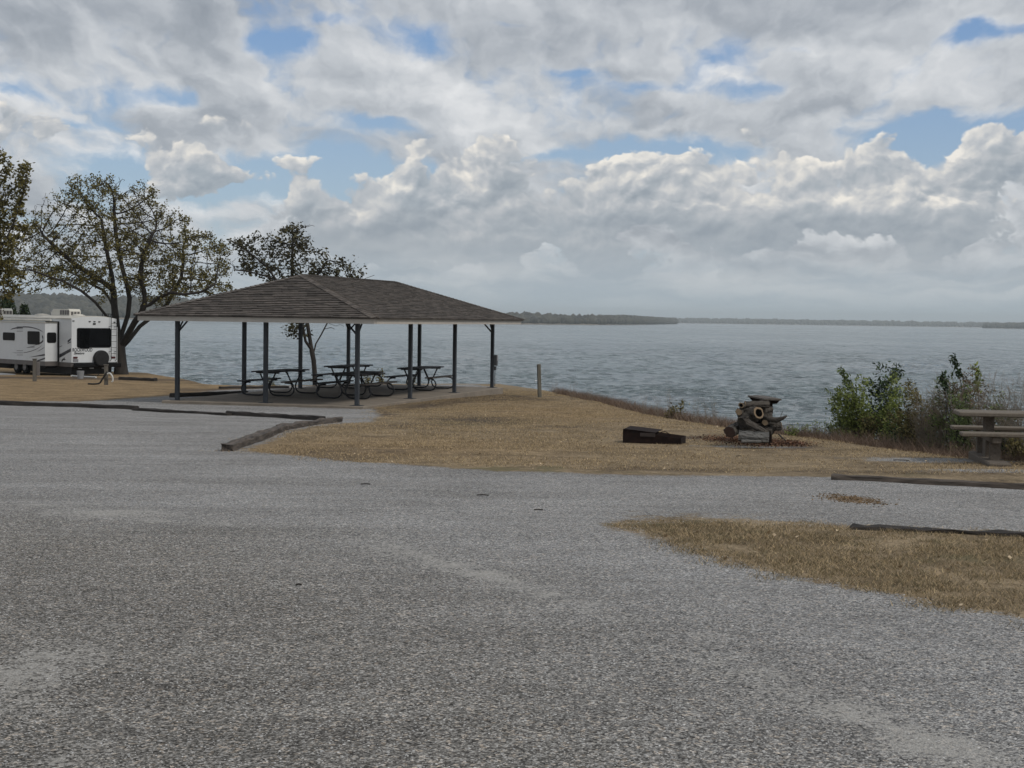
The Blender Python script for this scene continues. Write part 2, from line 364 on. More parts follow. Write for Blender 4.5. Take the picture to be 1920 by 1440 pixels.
# ------------------------------------------------------------------ ground
def ground_material():
    m = bpy.data.materials.new('gravel_and_dry_grass'); m.use_nodes = True; n = NT(m.node_tree); b = n.n['Principled BSDF']
    P = n.new('ShaderNodeTexCoord').outputs['Object']
    sp = n.new('ShaderNodeSeparateXYZ', {0: P}); Pf = n.xyz(sp.outputs[0], sp.outputs[1], 0.0)
    A = lambda s: n.new('ShaderNodeAttribute', attribute_name=s).outputs['Fac']
    def vor(s, out='Color'):
        return n.new('ShaderNodeTexVoronoi', {'Vector': Pf, 'Scale': s}, voronoi_dimensions='2D').outputs[out]
    g1 = n.new('ShaderNodeSeparateColor', {0: vor(120)}).outputs[0]
    g2 = n.new('ShaderNodeSeparateColor', {0: vor(66)}).outputs[1]
    g3 = n.new('ShaderNodeSeparateColor', {0: vor(31)}).outputs[2]
    n3 = n.noise(Pf, 5.0, 5, .7); n4 = n.noise(Pf, .55, 4, .55); n5 = n.noise(Pf, 38, 4, .75)
    # stones
    sv_ = n.m('ADD', n.m('ADD', n.m('MULTIPLY', g1, .46), n.m('MULTIPLY', g2, .24)), n.m('ADD', n.m('MULTIPLY', g3, .08), n.m('MULTIPLY', n5, .22)))
    coarse = A('coarse')
    gc = n.ramp(sv_, [(.18, (.040, .040, .040)), (.38, (.155, .155, .156)), (.60, (.315, .315, .312)), (.84, (.60, .60, .59))])
    gb = n.ramp(sv_, [(.20, (.026, .024, .022)), (.40, (.100, .095, .086)), (.60, (.225, .216, .200)), (.84, (.56, .545, .52))])
    gv = n.mix(n.m('ADD', coarse, n.m('MULTIPLY', n.m('SUBTRACT', n3, .5), .8), None, True), gc, gb)
    wst = n.noise(n.new('ShaderNodeMapping', {'Vector': Pf, 'Rotation': (0, 0, .75), 'Scale': (.22, 1.5, 1)}).outputs[0], 1.0, 5, .65, .6)
    n4 = n.m('MULTIPLY_ADD', wst, .55, n.m('MULTIPLY', n4, .45))
    tint = n.ramp(n.m('ADD', n.m('MULTIPLY', n4, .7), n.m('MULTIPLY', n3, .3)), [(.38, (.70, .685, .67)), (.62, (1.18, 1.175, 1.17))])
    gv = n.mix(1.0, gv, tint, 'MULTIPLY')
    warm = n.ramp(g2, [(.80, (1, 1, 1)), (1.0, (1.12, 1.0, .88))]); gv = n.mix(1.0, gv, warm, 'MULTIPLY')
    dusty = n.rng(n.m('ADD', n.m('MULTIPLY', A('dust'), .95), n.m('ADD', n.m('MULTIPLY', n.m('SUBTRACT', g2, .5), .55), n.m('MULTIPLY', n.m('SUBTRACT', n.noise(Pf, 3.2, 6, .75), .5), 2.4))), .42, 1.0, 0.0, .72)
    gv = n.mix(dusty, gv, n.mix(n5, (.30, .285, .26), (.46, .445, .415)))
    # dry turf
    st = n.new('ShaderNodeMapping', {'Vector': Pf, 'Scale': (1.0, .55, 1)}).outputs[0]
    t1 = n.noise(st, 42, 4, .75); t2 = n.noise(st, 11, 5, .7); t3 = n.noise(Pf, 1.1, 6, .7)
    tv = n.m('ADD', n.m('MULTIPLY', t1, .36), n.m('ADD', n.m('MULTIPLY', t2, .30), n.m('MULTIPLY', t3, .34)))
    tc_ = n.ramp(tv, [(.37, (.045, .033, .021)), (.45, (.145, .108, .065)), (.54, (.275, .210, .130)), (.66, (.48, .385, .255))])
    gold = n.mix(1.0, tc_, (1.12, .97, .74), 'MULTIPLY'); tc_ = n.mix(A('gold'), tc_, gold)
    gr = n.rng(n.m('ADD', n.noise(Pf, 1.7, 4, .6), n.m('MULTIPLY', A('green'), .30)), .62, .80, 0.0, .6)
    tc_ = n.mix(gr, tc_, n.mix(t1, (.045, .045, .018), (.15, .14, .07)))
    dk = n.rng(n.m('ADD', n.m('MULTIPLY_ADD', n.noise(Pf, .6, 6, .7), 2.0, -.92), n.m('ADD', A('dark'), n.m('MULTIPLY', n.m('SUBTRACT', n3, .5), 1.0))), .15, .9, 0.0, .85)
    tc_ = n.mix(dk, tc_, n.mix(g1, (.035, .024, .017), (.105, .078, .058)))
    k = n.m('ADD', A('grass'), n.m('ADD', n.m('MULTIPLY', n.m('SUBTRACT', n.noise(Pf, 2.3, 7, .78), .5), 1.35), n.m('MULTIPLY', n.m('SUBTRACT', g2, .5), .22)))
    k = n.rng(k, .42, .60)
    or_ = n.rng(n.m('ADD', A('rusty'), n.m('MULTIPLY', n.m('SUBTRACT', n.noise(st, 14, 4, .7), .5), 1.1)), .50, .75, 0.0, .8)
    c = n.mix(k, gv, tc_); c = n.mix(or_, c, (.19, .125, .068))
    rk = n.rng(n.m('ADD', A('bank'), 0.0), .3, 1.0); c = n.mix(rk, c, n.mix(n3, (.06, .045, .03), (.17, .12, .08)))
    n.set(b, 'Base Color', c); n.set(b, 'Roughness', .95); n.set(b, 'Specular IOR Level', .2)
    h = n.m('ADD', n.m('MULTIPLY', vor(95, 'Distance'), -.6), n.m('MULTIPLY', g2, .25)); h = n.m('ADD', h, n.m('MULTIPLY', t1, .4))
    n.set(b, 'Normal', n.new('ShaderNodeBump', {'Strength': .9, 'Distance': .012, 'Height': h}).outputs[0])
    return m
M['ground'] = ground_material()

G_MAIN = poly_w([(452, 846), (560, 857), (680, 868), (800, 877), (940, 886), (1100, 889), (1250, 891), (1400, 892), (1560, 893), (1700, 899), (2100, 917)]) # gravel/grass line
def P2(*a): return poly_w(a)
main_poly = np.vstack([G_MAIN, [(12, 17), (14, 24), (9, 40), (4, 60), (-8, 64)], P2((700, 742), (700, 765), (712, 776), (700, 790), (650, 792), (560, 806), (480, 834))])
left_poly = np.vstack([P2((0, 752), (150, 752), (240, 747), (330, 741), (420, 731), (480, 729)), [(-10, 70), (-14, 90), (-60, 130), (-90, 110)]])
isle_poly = P2((1150, 983), (1240, 978), (1400, 981), (1600, 988), (1930, 1001), (2300, 1010), (2350, 1230), (1930, 1170), (1800, 1152), (1690, 1128), (1560, 1100), (1450, 1078), (1370, 1060), (1290, 1030), (1200, 1003))
rim_poly = P2((560, 745), (700, 770), (930, 736), (1000, 745), (1040, 746), (1030, 752), (900, 752), (800, 765), (720, 778))

ys = np.concatenate([np.linspace(-60, 0, 25)[:-1], np.linspace(0, 30, 230)[:-1], np.linspace(30, 70, 200)[:-1], np.linspace(70, 180, 90)])
ts = np.linspace(-1, 1, 361); ts = np.sign(ts) * (0.35 * np.abs(ts) + .65 * np.abs(ts) ** 3)
X = np.outer(1.6 * np.maximum(ys, 0) + 30, ts); Y = np.repeat(ys[:, None], len(ts), 1)
GP = np.c_[X.ravel(), Y.ravel()]
Z = terrain_z(GP)
SLAB_A = Vector((math.sin(.2818), math.cos(.2818), 0)); SLAB_B = Vector((-math.cos(.2818), math.sin(.2818), 0)); SLAB_O = Vector((-4.244, 41.62, 0))
PW, PL_, OV, EAVE, RIDGE, RL = 5.48, 12.71, .80, 2.25, 3.63, 3.9
def sp_(s, t, z=0): return SLAB_O + SLAB_A * s + SLAB_B * t + Vector((0, 0, z))
slab_poly = np.array([sp_(s, t)[:2] for s, t in ((-.25, -.25), (PL_ + .25, -.25), (PL_ + .25, PW + .25), (-.25, PW + .25))])
sdS = sd_poly(GP, slab_poly)
Z = np.where(sdS > -.5, np.minimum(Z, -.06 - np.clip(sdS + .5, 0, 1) * .05), Z)
nr, nc = X.shape; idx = np.arange(nr * nc).reshape(nr, nc)
Fq = np.stack([idx[:-1, :-1], idx[:-1, 1:], idx[1:, 1:], idx[1:, :-1]], -1).reshape(-1, 4)
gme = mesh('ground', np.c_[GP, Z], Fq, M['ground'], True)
ss = lambda v, a, b: np.clip((v - a) / (b - a), 0, 1)
def attr(name, vals):
    a = gme.attributes.new(name, 'FLOAT', 'POINT'); a.data.foreach_set('value', np.asarray(vals, np.float32))
def blob(px, py, rx, ry):                                   # a patch on the ground, radii in metres
    c_ = gp(px, py); return np.exp(-(((GP[:, 0] - c_[0]) / rx) ** 2 + ((GP[:, 1] - c_[1]) / ry) ** 2))
ew = edge_sd(GP)
gA = np.maximum.reduce([ss(sd_poly(GP, main_poly), -.35, .35), ss(sd_poly(GP, left_poly), -.8, .8), ss(sd_poly(GP, isle_poly), -.28, .28)])
gA = np.maximum(gA, ss(ew, -2.2, -.8)); gA = np.maximum(gA, ss(GP[:, 1] - 95, 0, 5))
gA = gA * (1 - .75 * np.maximum.reduce([blob(1760, 862, 1.6, .8), blob(1400, 836, 1.2, .5), blob(1900, 885, 1.5, .5)])) + .30 * blob(1270, 975, 1.2, 1.2) + .25 * blob(1450, 975, 1.4, .6)
attr('grass', gA)
line = np.array([gp(*p)[:2] for p in ((-200, 930), (0, 948), (180, 962), (330, 980), (560, 990), (650, 1010), (800, 1050), (950, 1090), (1150, 1165), (1350, 1240), (1600, 1340), (2000, 1500))])
dl, sl = seg_dist(GP, line)
attr('coarse', ss(-dl * sl, -1.0, 1.6))
attr('dust', np.maximum.reduce([np.exp(-(dl / .26) ** 2) * (.1 + 1.15 * vnoise(GP[:, 0], GP[:, 1], 1.1, 5)), 1.1 * blob(210, 964, .7, .45), .8 * blob(60, 945, .8, .4), .6 * blob(340, 980, .35, .3), .8 * blob(680, 1012, .3, .35),
     1.1 * blob(950, 1093, .12, .2), .8 * blob(1320, 1200, .13, .15), 1.0 * blob(60, 1270, .30, 1.0), .7 * blob(150, 1400, .14, .5), .5 * blob(1130, 1160, .3, .3), .5 * blob(1160, 1200, .3, .3), .35 * blob(1700, 1230, .8, .9)]))
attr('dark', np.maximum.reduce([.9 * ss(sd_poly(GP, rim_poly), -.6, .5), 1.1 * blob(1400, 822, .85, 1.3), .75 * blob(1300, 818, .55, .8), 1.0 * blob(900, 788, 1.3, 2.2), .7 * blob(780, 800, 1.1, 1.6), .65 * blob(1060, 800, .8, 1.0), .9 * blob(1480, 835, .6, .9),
     .7 * blob(400, 732, 2.2, 2.5), .7 * blob(1010, 746, .7, .8), .8 * blob(1890, 888, .7, .4), .5 * blob(1300, 880, 1.6, .5), .6 * blob(1700, 885, 1.6, .35), .75 * blob(250, 712, 5, 3.0), 1.0 * blob(110, 709, 8, 3.0), .5 * blob(640, 850, 1, 1.3)]))  # dark patches, with the trailer's shade painted into the ground beneath it
attr('gold', np.maximum(.55 * ss(GP[:, 1], 34, 42) * ss(-GP[:, 0], 6, 9), .5 * blob(700, 840, 3, 3) + .5 * blob(1050, 775, 2.5, 7)))
attr('green', .9 * blob(980, 882, 1.0, .8) + 1.1 * blob(900, 790, 1.5, 2.5) + .7 * blob(1250, 985, 1.0, .5) + .5 * blob(1800, 1030, 1.5, .8) + .5 * blob(1700, 890, 1.2, .5))
attr('rusty', np.maximum.reduce([1.0 * blob(1600, 938, .32, .55), .5 * blob(1130, 1004, .3, .22), .45 * blob(1290, 960, .7, .4), .55 * blob(1180, 1000, .3, .25)]))
attr('bank', ss(ew, .2, 1.6))
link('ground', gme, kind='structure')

# ------------------------------------------------------------------ lake: chopped by the wind near the shore, one sheet to the far banks
def lake_material():
    m = bpy.data.materials.new('lake_water'); m.use_nodes = True; n = NT(m.node_tree); b = n.n['Principled BSDF']
    P = n.new('ShaderNodeTexCoord').outputs['Object']
    mp = lambda s, r: n.new('ShaderNodeMapping', {'Vector': P, 'Scale': s, 'Rotation': (0, 0, r)}).outputs[0]
    w2 = n.noise(mp((.9, 1.5, 1), -.15), 1.0, 4, .65, .3); w3 = n.noise(mp((3.0, 4.4, 1), .2), 1.0, 3, .6)
    far = n.noise(mp((.030, .012, 1), .05), 1.0, 5, .7); gust = n.noise(mp((.0045, .0030, 1), .03), 1.0, 6, .68)
    h = n.m('ADD', n.m('ADD', n.m('MULTIPLY', w2, .30), n.m('MULTIPLY', w3, .10)), n.m('MULTIPLY', far, 9.0))
    tone = n.m('ADD', n.m('MULTIPLY', gust, .55), n.m('MULTIPLY', far, .45))
    n.set(b, 'Base Color', n.ramp(tone, [(.40, (.088, .120, .128)), (.60, (.138, .178, .188))]))
    n.set(b, 'Roughness', n.rng(tone, .40, .60, .08, .22)); n.set(b, 'IOR', 1.33)
    n.set(b, 'Normal', n.new('ShaderNodeBump', {'Strength': 1.0, 'Distance': 1.0, 'Height': h}).outputs[0])
    return m
M['lake'] = lake_material()
tcol = np.concatenate([-np.geomspace(60, .42, 14), np.linspace(-.40, .40, 620), np.geomspace(.42, 60, 14)])
yrow = np.concatenate([[24, 28], np.exp(np.linspace(math.log(32), math.log(1050), 700)), np.geomspace(1100, 45000, 50)])
LY, TX = np.meshgrid(yrow, tcol, indexing='ij'); LX = TX * np.maximum(LY, 24)
rw_ = np.random.default_rng(5); HZ = np.zeros(LX.size); xx, yy = LX.ravel(), LY.ravel()
gs = .75 + .5 * vnoise(xx, yy, .03, 31) * vnoise(xx, yy, .11, 32) * 2
for i in range(44):                                          # wind sea rolling in from the far bank, crests uneven
    lam = .6 * (3.6 / .6) ** rw_.random(); th = rw_.normal(.15, .55); kx, ky = math.sin(th) * 2 * math.pi / lam, math.cos(th) * 2 * math.pi / lam
    ph_ = kx * xx + ky * yy + rw_.uniform(0, 6.28) + 1.3 * vnoise(xx, yy, .5 / lam, i)
    HZ += (.0066 * lam ** .80) * (np.sin(ph_) + .28 * np.cos(2 * ph_))
fade = np.clip((yy - 26) / 12, 0, 1) * np.clip((1040 - yy) / 750, 0, 1) * np.clip((.44 - np.abs(TX.ravel())) / .06, 0, 1)
HZ *= gs * fade
li = np.arange(LX.size).reshape(LX.shape); lf = np.stack([li[:-1, :-1], li[:-1, 1:], li[1:, 1:], li[1:, :-1]], -1).reshape(-1, 4)
LV = np.c_[xx, yy, LAKE + HZ]; k0 = len(LV); LV = np.vstack([LV, [(-60 * 24, -2500, LAKE), (60 * 24, -2500, LAKE), (60 * 24, 24, LAKE), (-60 * 24, 24, LAKE)]]); lf = np.vstack([lf, [[k0, k0 + 1, k0 + 2, k0 + 3]]])
link('lake', mesh('lake', LV, lf, M['lake'], True), kind='structure')

# ------------------------------------------------------------------ far shores
ICO = None
def ico():
    global ICO
    if ICO is None:
        import bmesh
        bm = bmesh.new(); bmesh.ops.create_icosphere(bm, subdivisions=1, radius=1)
        ICO = (np.array([v.co[:] for v in bm.verts]), np.array([[v.index for v in f.verts] for f in bm.faces])); bm.free()
    return ICO
def set_rnd(me, vals):
    a = me.attributes.new('rnd', 'FLOAT', 'POINT'); a.data.foreach_set('value', np.asarray(vals, np.float32))
def crowns(name, P, Rr, H, m, **props):
    v, f = ico(); n = len(P); jit = 1 + rng.uniform(-.28, .28, (n, len(v), 1))
    VV = v[None] * jit * np.c_[Rr, Rr, H][:, None, :] + P[:, None, :]
    FF = (f[None] + (np.arange(n) * len(v))[:, None, None]).reshape(-1, 3)
    me = mesh(name, VV.reshape(-1, 3), FF, m); set_rnd(me, np.repeat(rng.uniform(0, 1, n), len(v)) * .7 + rng.uniform(0, .3, n * len(v)))
    return link(name, me, **props)
M['shoreland'] = mat('far_shore_ground', (.15, .12, .085), .95, .3, .02, coord='Object', col2=(.20, .165, .12))
def shore(nm_land, nm_wood, front, back_depth, height, tree, gap, n, m_land=None, seed=0, hvar=None, mound=None):
    fr = np.array(front, float); L = np.r_[0, np.cumsum(np.hypot(*(fr[1:] - fr[:-1]).T))]; k = 160
    s = np.linspace(0, L[-1], k); fx = np.interp(s, L, fr[:, 0]); fy = np.interp(s, L, fr[:, 1])
    wig = (vnoise(s, 0 * s, 1 / 120., seed + 3) - .5) * gap * .8; fy = fy + wig
    prof = [(-.02 * back_depth, -2), (0, .1), (gap, 1.6), (gap + .08 * back_depth, height * .35), (gap + .35 * back_depth, height * .8), (gap + .7 * back_depth, height), (gap + back_depth, height * .9), (gap + back_depth * 2.5, -3)]
    hh = hvar(s / L[-1]) if hvar else np.ones(k)
    hh = hh * (.85 + .3 * vnoise(s, 0 * s, 1 / 260., seed))
    VV = []; 
    for (d, z) in prof:
        dirn = np.array([fx, fy]) / np.hypot(fx, fy); VV.append(np.c_[fx + dirn[0] * d, fy + dirn[1] * d, LAKE + (z * hh if z > 1.7 else np.full(k, z))])
    VV = np.array(VV); q = np.arange(len(prof) * k).reshape(len(prof), k)
    ff = np.stack([q[:-1, :-1], q[:-1, 1:], q[1:, 1:], q[1:, :-1]], -1).reshape(-1, 4)
    link(nm_land, mesh(nm_land, VV.reshape(-1, 3), ff, m_land or M['shoreland'], True), kind='structure')
    t = rng.uniform(0, 1, n); d = gap + (rng.uniform(0, 1, n) ** 1.6) * back_depth
    X_ = np.interp(t * L[-1], s, fx); Y_ = np.interp(t * L[-1], s, fy); hs = np.interp(t * L[-1], s, hh)
    zz = np.interp(d, [p[0] for p in prof], [p[1] for p in prof]) * hs
    rr = tree * rng.uniform(.55, 1.25, n); dn = np.hypot(X_, Y_)
    P = np.c_[X_ + X_ / dn * d, Y_ + Y_ / dn * d, LAKE + zz + rr * .75]
    crowns(nm_wood, P, rr * 1.1, rr, M['canopy'], kind='stuff', label='far woods along the opposite lake shore')
def onlake(px, Y): d = ray(px, 600); return (d.x / d.y * Y, Y)
shore('near_point_land', 'point_woods', [onlake(700, 2150), onlake(950, 2250), onlake(1120, 2500), onlake(1210, 3200), onlake(1268, 4600)], 320, 6.5, 5.8, 22, 4000, seed=1,
      hvar=lambda t: 1.15 - .35 * t)
shore('left_shore_land', 'left_shore_woods', [onlake(-900, 1700), onlake(-100, 2000), onlake(240, 2200), onlake(330, 2300), onlake(520, 2500), onlake(700, 2400)], 380, 25, 7.0, 45, 5200, seed=2,
      hvar=lambda t: np.interp(t, [0, .55, .7, .82, 1], [1.05, 1.0, .92, .6, .35]))
shore('far_shore_land', 'far_shore_woods', [onlake(1180, 7600), onlake(1500, 7200), onlake(1800, 7000), onlake(2400, 6600)], 900, 12, 9, 30, 2600, seed=3,
      hvar=lambda t: np.interp(t, [0, .2, .5, .75, 1], [1.1, 1.1, .95, .8, 1.1]))
shore('right_point_land', 'right_point_woods', [onlake(1845, 4700), onlake(1930, 4500), onlake(2300, 4200)], 300, 5, 7, 12, 700, seed=4, hvar=lambda t: np.interp(t, [0, .15, 1], [.5, 1, 1.2]))
for i, (px, Y_, wd, hd, dz, lb) in enumerate([(186, 2290, 22, 5, 5, 'tiny white long house low on the far left shore hills'), (92, 2150, 10, 3.5, 6, 'tiny pale house on the far shore above the trailer vent'),
                              (112, 2180, 9, 3, 5, 'tiny pale house on the far shore left of the round vent'), (170, 2260, 14, 3, 2, 'low pale boat shed at the far waterline beside the big tree')]):
    x_, y_ = onlake(px, Y_); o = thing('far_house', lb, 'house', (x_, y_, LAKE + dz))
    MB().box((-wd / 2, -4, -3), (wd / 2, 4, hd)).build('wall', M['far_wall'], o)
    MB().prism([(-wd / 2 - .6, hd), (wd / 2 + .6, hd), (wd / 2 - 1, hd + 2), (-wd / 2 + 1, hd + 2)], (-4.5, 4.5)).build('roof', M['rvgrey'], o)

# ------------------------------------------------------------------ pavilion
PAV = thing('picnic_pavilion', 'open picnic shelter with brown shingled hip roof on grey blue steel posts', 'pavilion', sp_(0, 0))
PAV.rotation_euler = (0, 0, -.2818)                          # local x = to the right of the front, y = along the shelter; the near right corner is 0,0
sb = MB(); sb.box((-PW - .32, -.32, -.30), (.32, PL_ + .32, 0), bev=.015)
slab = sb.build('concrete_slab', M['concrete'], loc=sp_(0, 0)); slab.rotation_euler = (0, 0, -.2818); slab['kind'] = 'structure'
def post_at(x, y, corner):
    b = MB(); b.box((-.056, -.056, .012), (.056, .056, EAVE + .10), bev=.008)
    o = b.build('post', M['post'], PAV, loc=(x, y, 0))
    MB().box((-.15, -.15, .002), (.15, .15, .014)).build('base_plate', M['post'], o)
    for (dx, dy) in corner:
        MB().tube([(dx * .05, dy * .05, EAVE - .28), (dx * .36, dy * .36, EAVE + .06)], .028, 4).build('brace', M['post'], o)
L3 = PL_ / 3
for i in range(4):
    ends = i in (0, 3); sgn = 1 if i == 0 else -1
    post_at(0, L3 * i, [(-1, 0), (0, sgn)] if ends else [])
    post_at(-PW, L3 * i, [(1, 0), (0, sgn)] if ends else [])
post_at(-PW / 2, 0, []); post_at(-PW / 2, PL_, [])
x0, x1, y0, y1 = -PW - OV, OV, -OV, PL_ + OV
FH = .155; ZE = EAVE + FH
for a, b in (((x0, y0 - .02, EAVE), (x1 - .004, y0 + .02, ZE)), ((x1 - .02, y0 - .024, EAVE + .001), (x1 + .02, y1 + .024, ZE)), ((x0, y1 - .02, EAVE), (x1 - .024, y1 + .02, ZE)), ((x0 - .02, y0 + .022, EAVE + .001), (x0 + .02, y1 - .022, ZE))):
    MB().box(a, b).build('fascia', M['fascia'], PAV)
MB().box((x0 + .03, y0 + .03, EAVE + .02), (x1 - .03, y1 - .03, EAVE + .035)).build('ceiling', M['soffit'], PAV)
ycm = PL_ / 2; RA, RB = (-PW / 2, ycm - RL, RIDGE), (-PW / 2, ycm + RL, RIDGE)
e = .07; c0, c1, c2, c3 = (x0 - e, y0 - e, ZE), (x1 + e, y0 - e, ZE), (x1 + e, y1 + e, ZE), (x0 - e, y1 + e, ZE)
dn = Vector((0, 0, -.02))
rb = MB(); rb.add([Vector(p) + dn for p in (c0, c1, c2, c3, RA, RB)], [(0, 1, 4), (1, 2, 5, 4), (2, 3, 5), (3, 0, 4, 5), (3, 2, 1, 0)])
roof = rb.build('roof', M['roofdeck'], PAV)
def clip(poly, a, b):                                        # keep the part left of a->b
    out_ = []
    f = lambda p: (b[0] - a[0]) * (p[1] - a[1]) - (b[1] - a[1]) * (p[0] - a[0])
    for i in range(len(poly)):
        p, q = poly[i], poly[(i + 1) % len(poly)]; fp, fq = f(p), f(q)
        if fp >= 0: out_.append(p)
        if (fp >= 0) != (fq >= 0):
            t = fp / (fp - fq); out_.append((p[0] + (q[0] - p[0]) * t, p[1] + (q[1] - p[1]) * t))
    return out_
def shingle_face(A, B, top, tab, expo):                      # A->B along the eave; yields (outline in face u,v, frame)
    A, B = Vector(A), Vector(B); ux = (B - A).normalized(); tp = [Vector(p) for p in top]
    nrm = ux.cross(tp[0] - A).normalized(); vy = nrm.cross(ux)
    uv = lambda p: ((p - A).dot(ux), (p - A).dot(vy))
    poly = [uv(p) for p in [A, B] + tp]; Lu = (B - A).length; Hv = poly[2][1]
    res = []; r = 0; v = -.02
    while v < Hv:
        u = -random.uniform(0, tab)
        while u < Lu:
            wd = tab * random.choice((.7, 1.0, 1.0, 1.25)); rect = [(u, v), (u + wd - .006, v), (u + wd - .006, v + expo), (u, v + expo)]
            for i in range(len(poly)):
                if i == 0: continue
                if rect: rect = clip(rect, poly[i], poly[(i + 1) % len(poly)])
            if len(rect) >= 3 and abs(sum(rect[i][0] * rect[(i + 1) % len(rect)][1] - rect[(i + 1) % len(rect)][0] * rect[i][1] for i in range(len(rect)))) > .004: res.append((rect, v, r))
            u += wd
        v += expo; r += 1
    fr = Matrix(((ux.x, vy.x, nrm.x, A.x), (ux.y, vy.y, nrm.y, A.y), (ux.z, vy.z, nrm.z, A.z), (0, 0, 0, 1)))
    return res, fr
def tab_geo(rect, v, lift=0.0):
    n = len(rect); h = lambda p: .030 * (1 - (p[1] - v) / .16) + .004 + lift
    vv = [(p[0], p[1], h(p)) for p in rect] + [(p[0], p[1], -.012) for p in rect]
    ff = [tuple(range(n))] + [(i, i + n, (i + 1) % n + n, (i + 1) % n) for i in range(n)]
    return vv, ff
def stuff_tabs(lst, name, m):
    mb = MB(); rn = []
    for (res, fr) in lst:
        for rect, v, r in res:
            vv, ff = tab_geo(rect, v, random.uniform(0, .012)); mb.add([fr @ Vector(p) for p in vv], ff); rn += [random.random()] * len(vv)
    o = mb.build(name, m, roof, kind='stuff'); set_rnd(o.data, rn); return o
front, ffr = shingle_face(c0, c1, [RA], .32, .146)
front.sort(key=lambda q: q[2]); cache = {}
for rect, v, r in front[:300]:
    u0_ = rect[0][0]; loc = [(p[0] - u0_, p[1] - v) for p in rect]; key = tuple(round(a, 3) for p in loc for a in p)
    if key not in cache:
        vv, ff = tab_geo(loc, 0); cache[key] = mesh('shingle', vv, ff, M['shingle'])
    o = link('shingle', cache[key], roof); o.matrix_local = ffr @ Matrix.Translation((u0_, v, random.uniform(0, .012)))
rest = [(front[300:], ffr)] + [shingle_face(c1, c2, [RB, RA], .32, .146), shingle_face(c2, c3, [RB], .5, .146), shingle_face(c3, c0, [RA, RB], .5, .146)]
stuff_tabs(rest, 'roof_shingles', M['shingle'])
hc = MB(); rn = []
for a, b in ((c0, RA), (c1, RA), (c2, RB), (c3, RB), (RA, RB)):   # cap shingles folded over hips and ridge
    a, b = Vector(a), Vector(b); n_ = int((b - a).length / .145); d = (b - a) / n_; sd2 = d.cross(Vector((0, 0, 1))).normalized()
    for i in range(n_):
        p = a + d * i; q = p + d * 1.25; up = Vector((0, 0, .052)); lo_ = Vector((0, 0, -.012 if a != Vector(RA) else -.03)); k = len(hc.v)
        vs = [p - sd2 * .15 + lo_ + up * .5, p + up, p + sd2 * .15 + lo_ + up * .5, q - sd2 * .15 + lo_ + up * .1, q + up * .62, q + sd2 * .15 + lo_ + up * .1]
        vs2 = [x - Vector((0, 0, .02)) for x in vs[:3]]
        hc.add(vs + vs2, [(0, 1, 4, 3), (1, 2, 5, 4), (6, 7, 1, 0), (7, 8, 2, 1)]); rn += [random.random()] * 9
o = hc.build('hip_cap', M['shingle'], roof, kind='stuff'); set_rnd(o.data, rn)
mt = thing('meter_box', 'small dark electric box on the far right post of the shelter', 'electric box', sp_(PL_, -.075))
mt.rotation_euler = (0, 0, -.2818)
MB().box((0.0, -.06, .78), (.11, .08, 1.16), bev=.01).build('box', M['meter'], mt); MB().box((.0, -.04, .62), (.07, .05, .76)).build('outlet', M['meter'], mt)
MB().tube([(.03, 0, .05), (.03, 0, .62)], .014, 6).build('conduit', M['meter'], mt); MB().box((.11, -.05, .95), (.125, .07, 1.14)).build('cover', M['galv'], mt)

# ------------------------------------------------------------------ picnic tables in the shelter
def picnic_table(label, cx, cy, rz=-.2818, L=2.6):
    t = thing('picnic_table', label, 'picnic table', (cx, cy, .002), rz, 'picnic tables under the shelter')
    for k in (-1, 0, 1):
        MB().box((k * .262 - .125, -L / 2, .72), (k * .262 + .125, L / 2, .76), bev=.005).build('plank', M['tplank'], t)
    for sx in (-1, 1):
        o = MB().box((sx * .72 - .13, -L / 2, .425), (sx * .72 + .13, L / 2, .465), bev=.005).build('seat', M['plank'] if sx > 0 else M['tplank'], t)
    for yy in (-.95, .95):
        MB().box((-.37, yy - .04, .68), (.37, yy + .04, .718)).build('cleat', M['tplank'], t)
        for sx in (-1, 1):
            path = [(.24, .68), (.07, .32), (.045, .22), (.08, .11), (.17, .04), (.28, .022), (.66, .022), (.77, .05), (.84, .13), (.86, .22), (.83, .31), (.76, .385), (.66, .405), (.56, .405)]
            MB().tube([(sx * a, yy + sx * .022, z) for a, z in path], .024, 7).build('frame_loop', M['pipe'], t)
        MB().tube([(0, yy * .35, .70), (0, yy, .24)], .014, 6).build('brace', M['pipe'], t)
    return t
for lb, x, y in (('picnic table at the left front of the shelter, between two front posts', -7.15, 47.0), ('picnic table right behind the near corner post, closest of four', -4.72, 45.9),
                 ('picnic table half hidden behind the closest table, before the thin tree', -5.65, 52.6), ('picnic table on the right of the shelter by its long side', -3.1, 51.7)):
    picnic_table(lb, x, y)

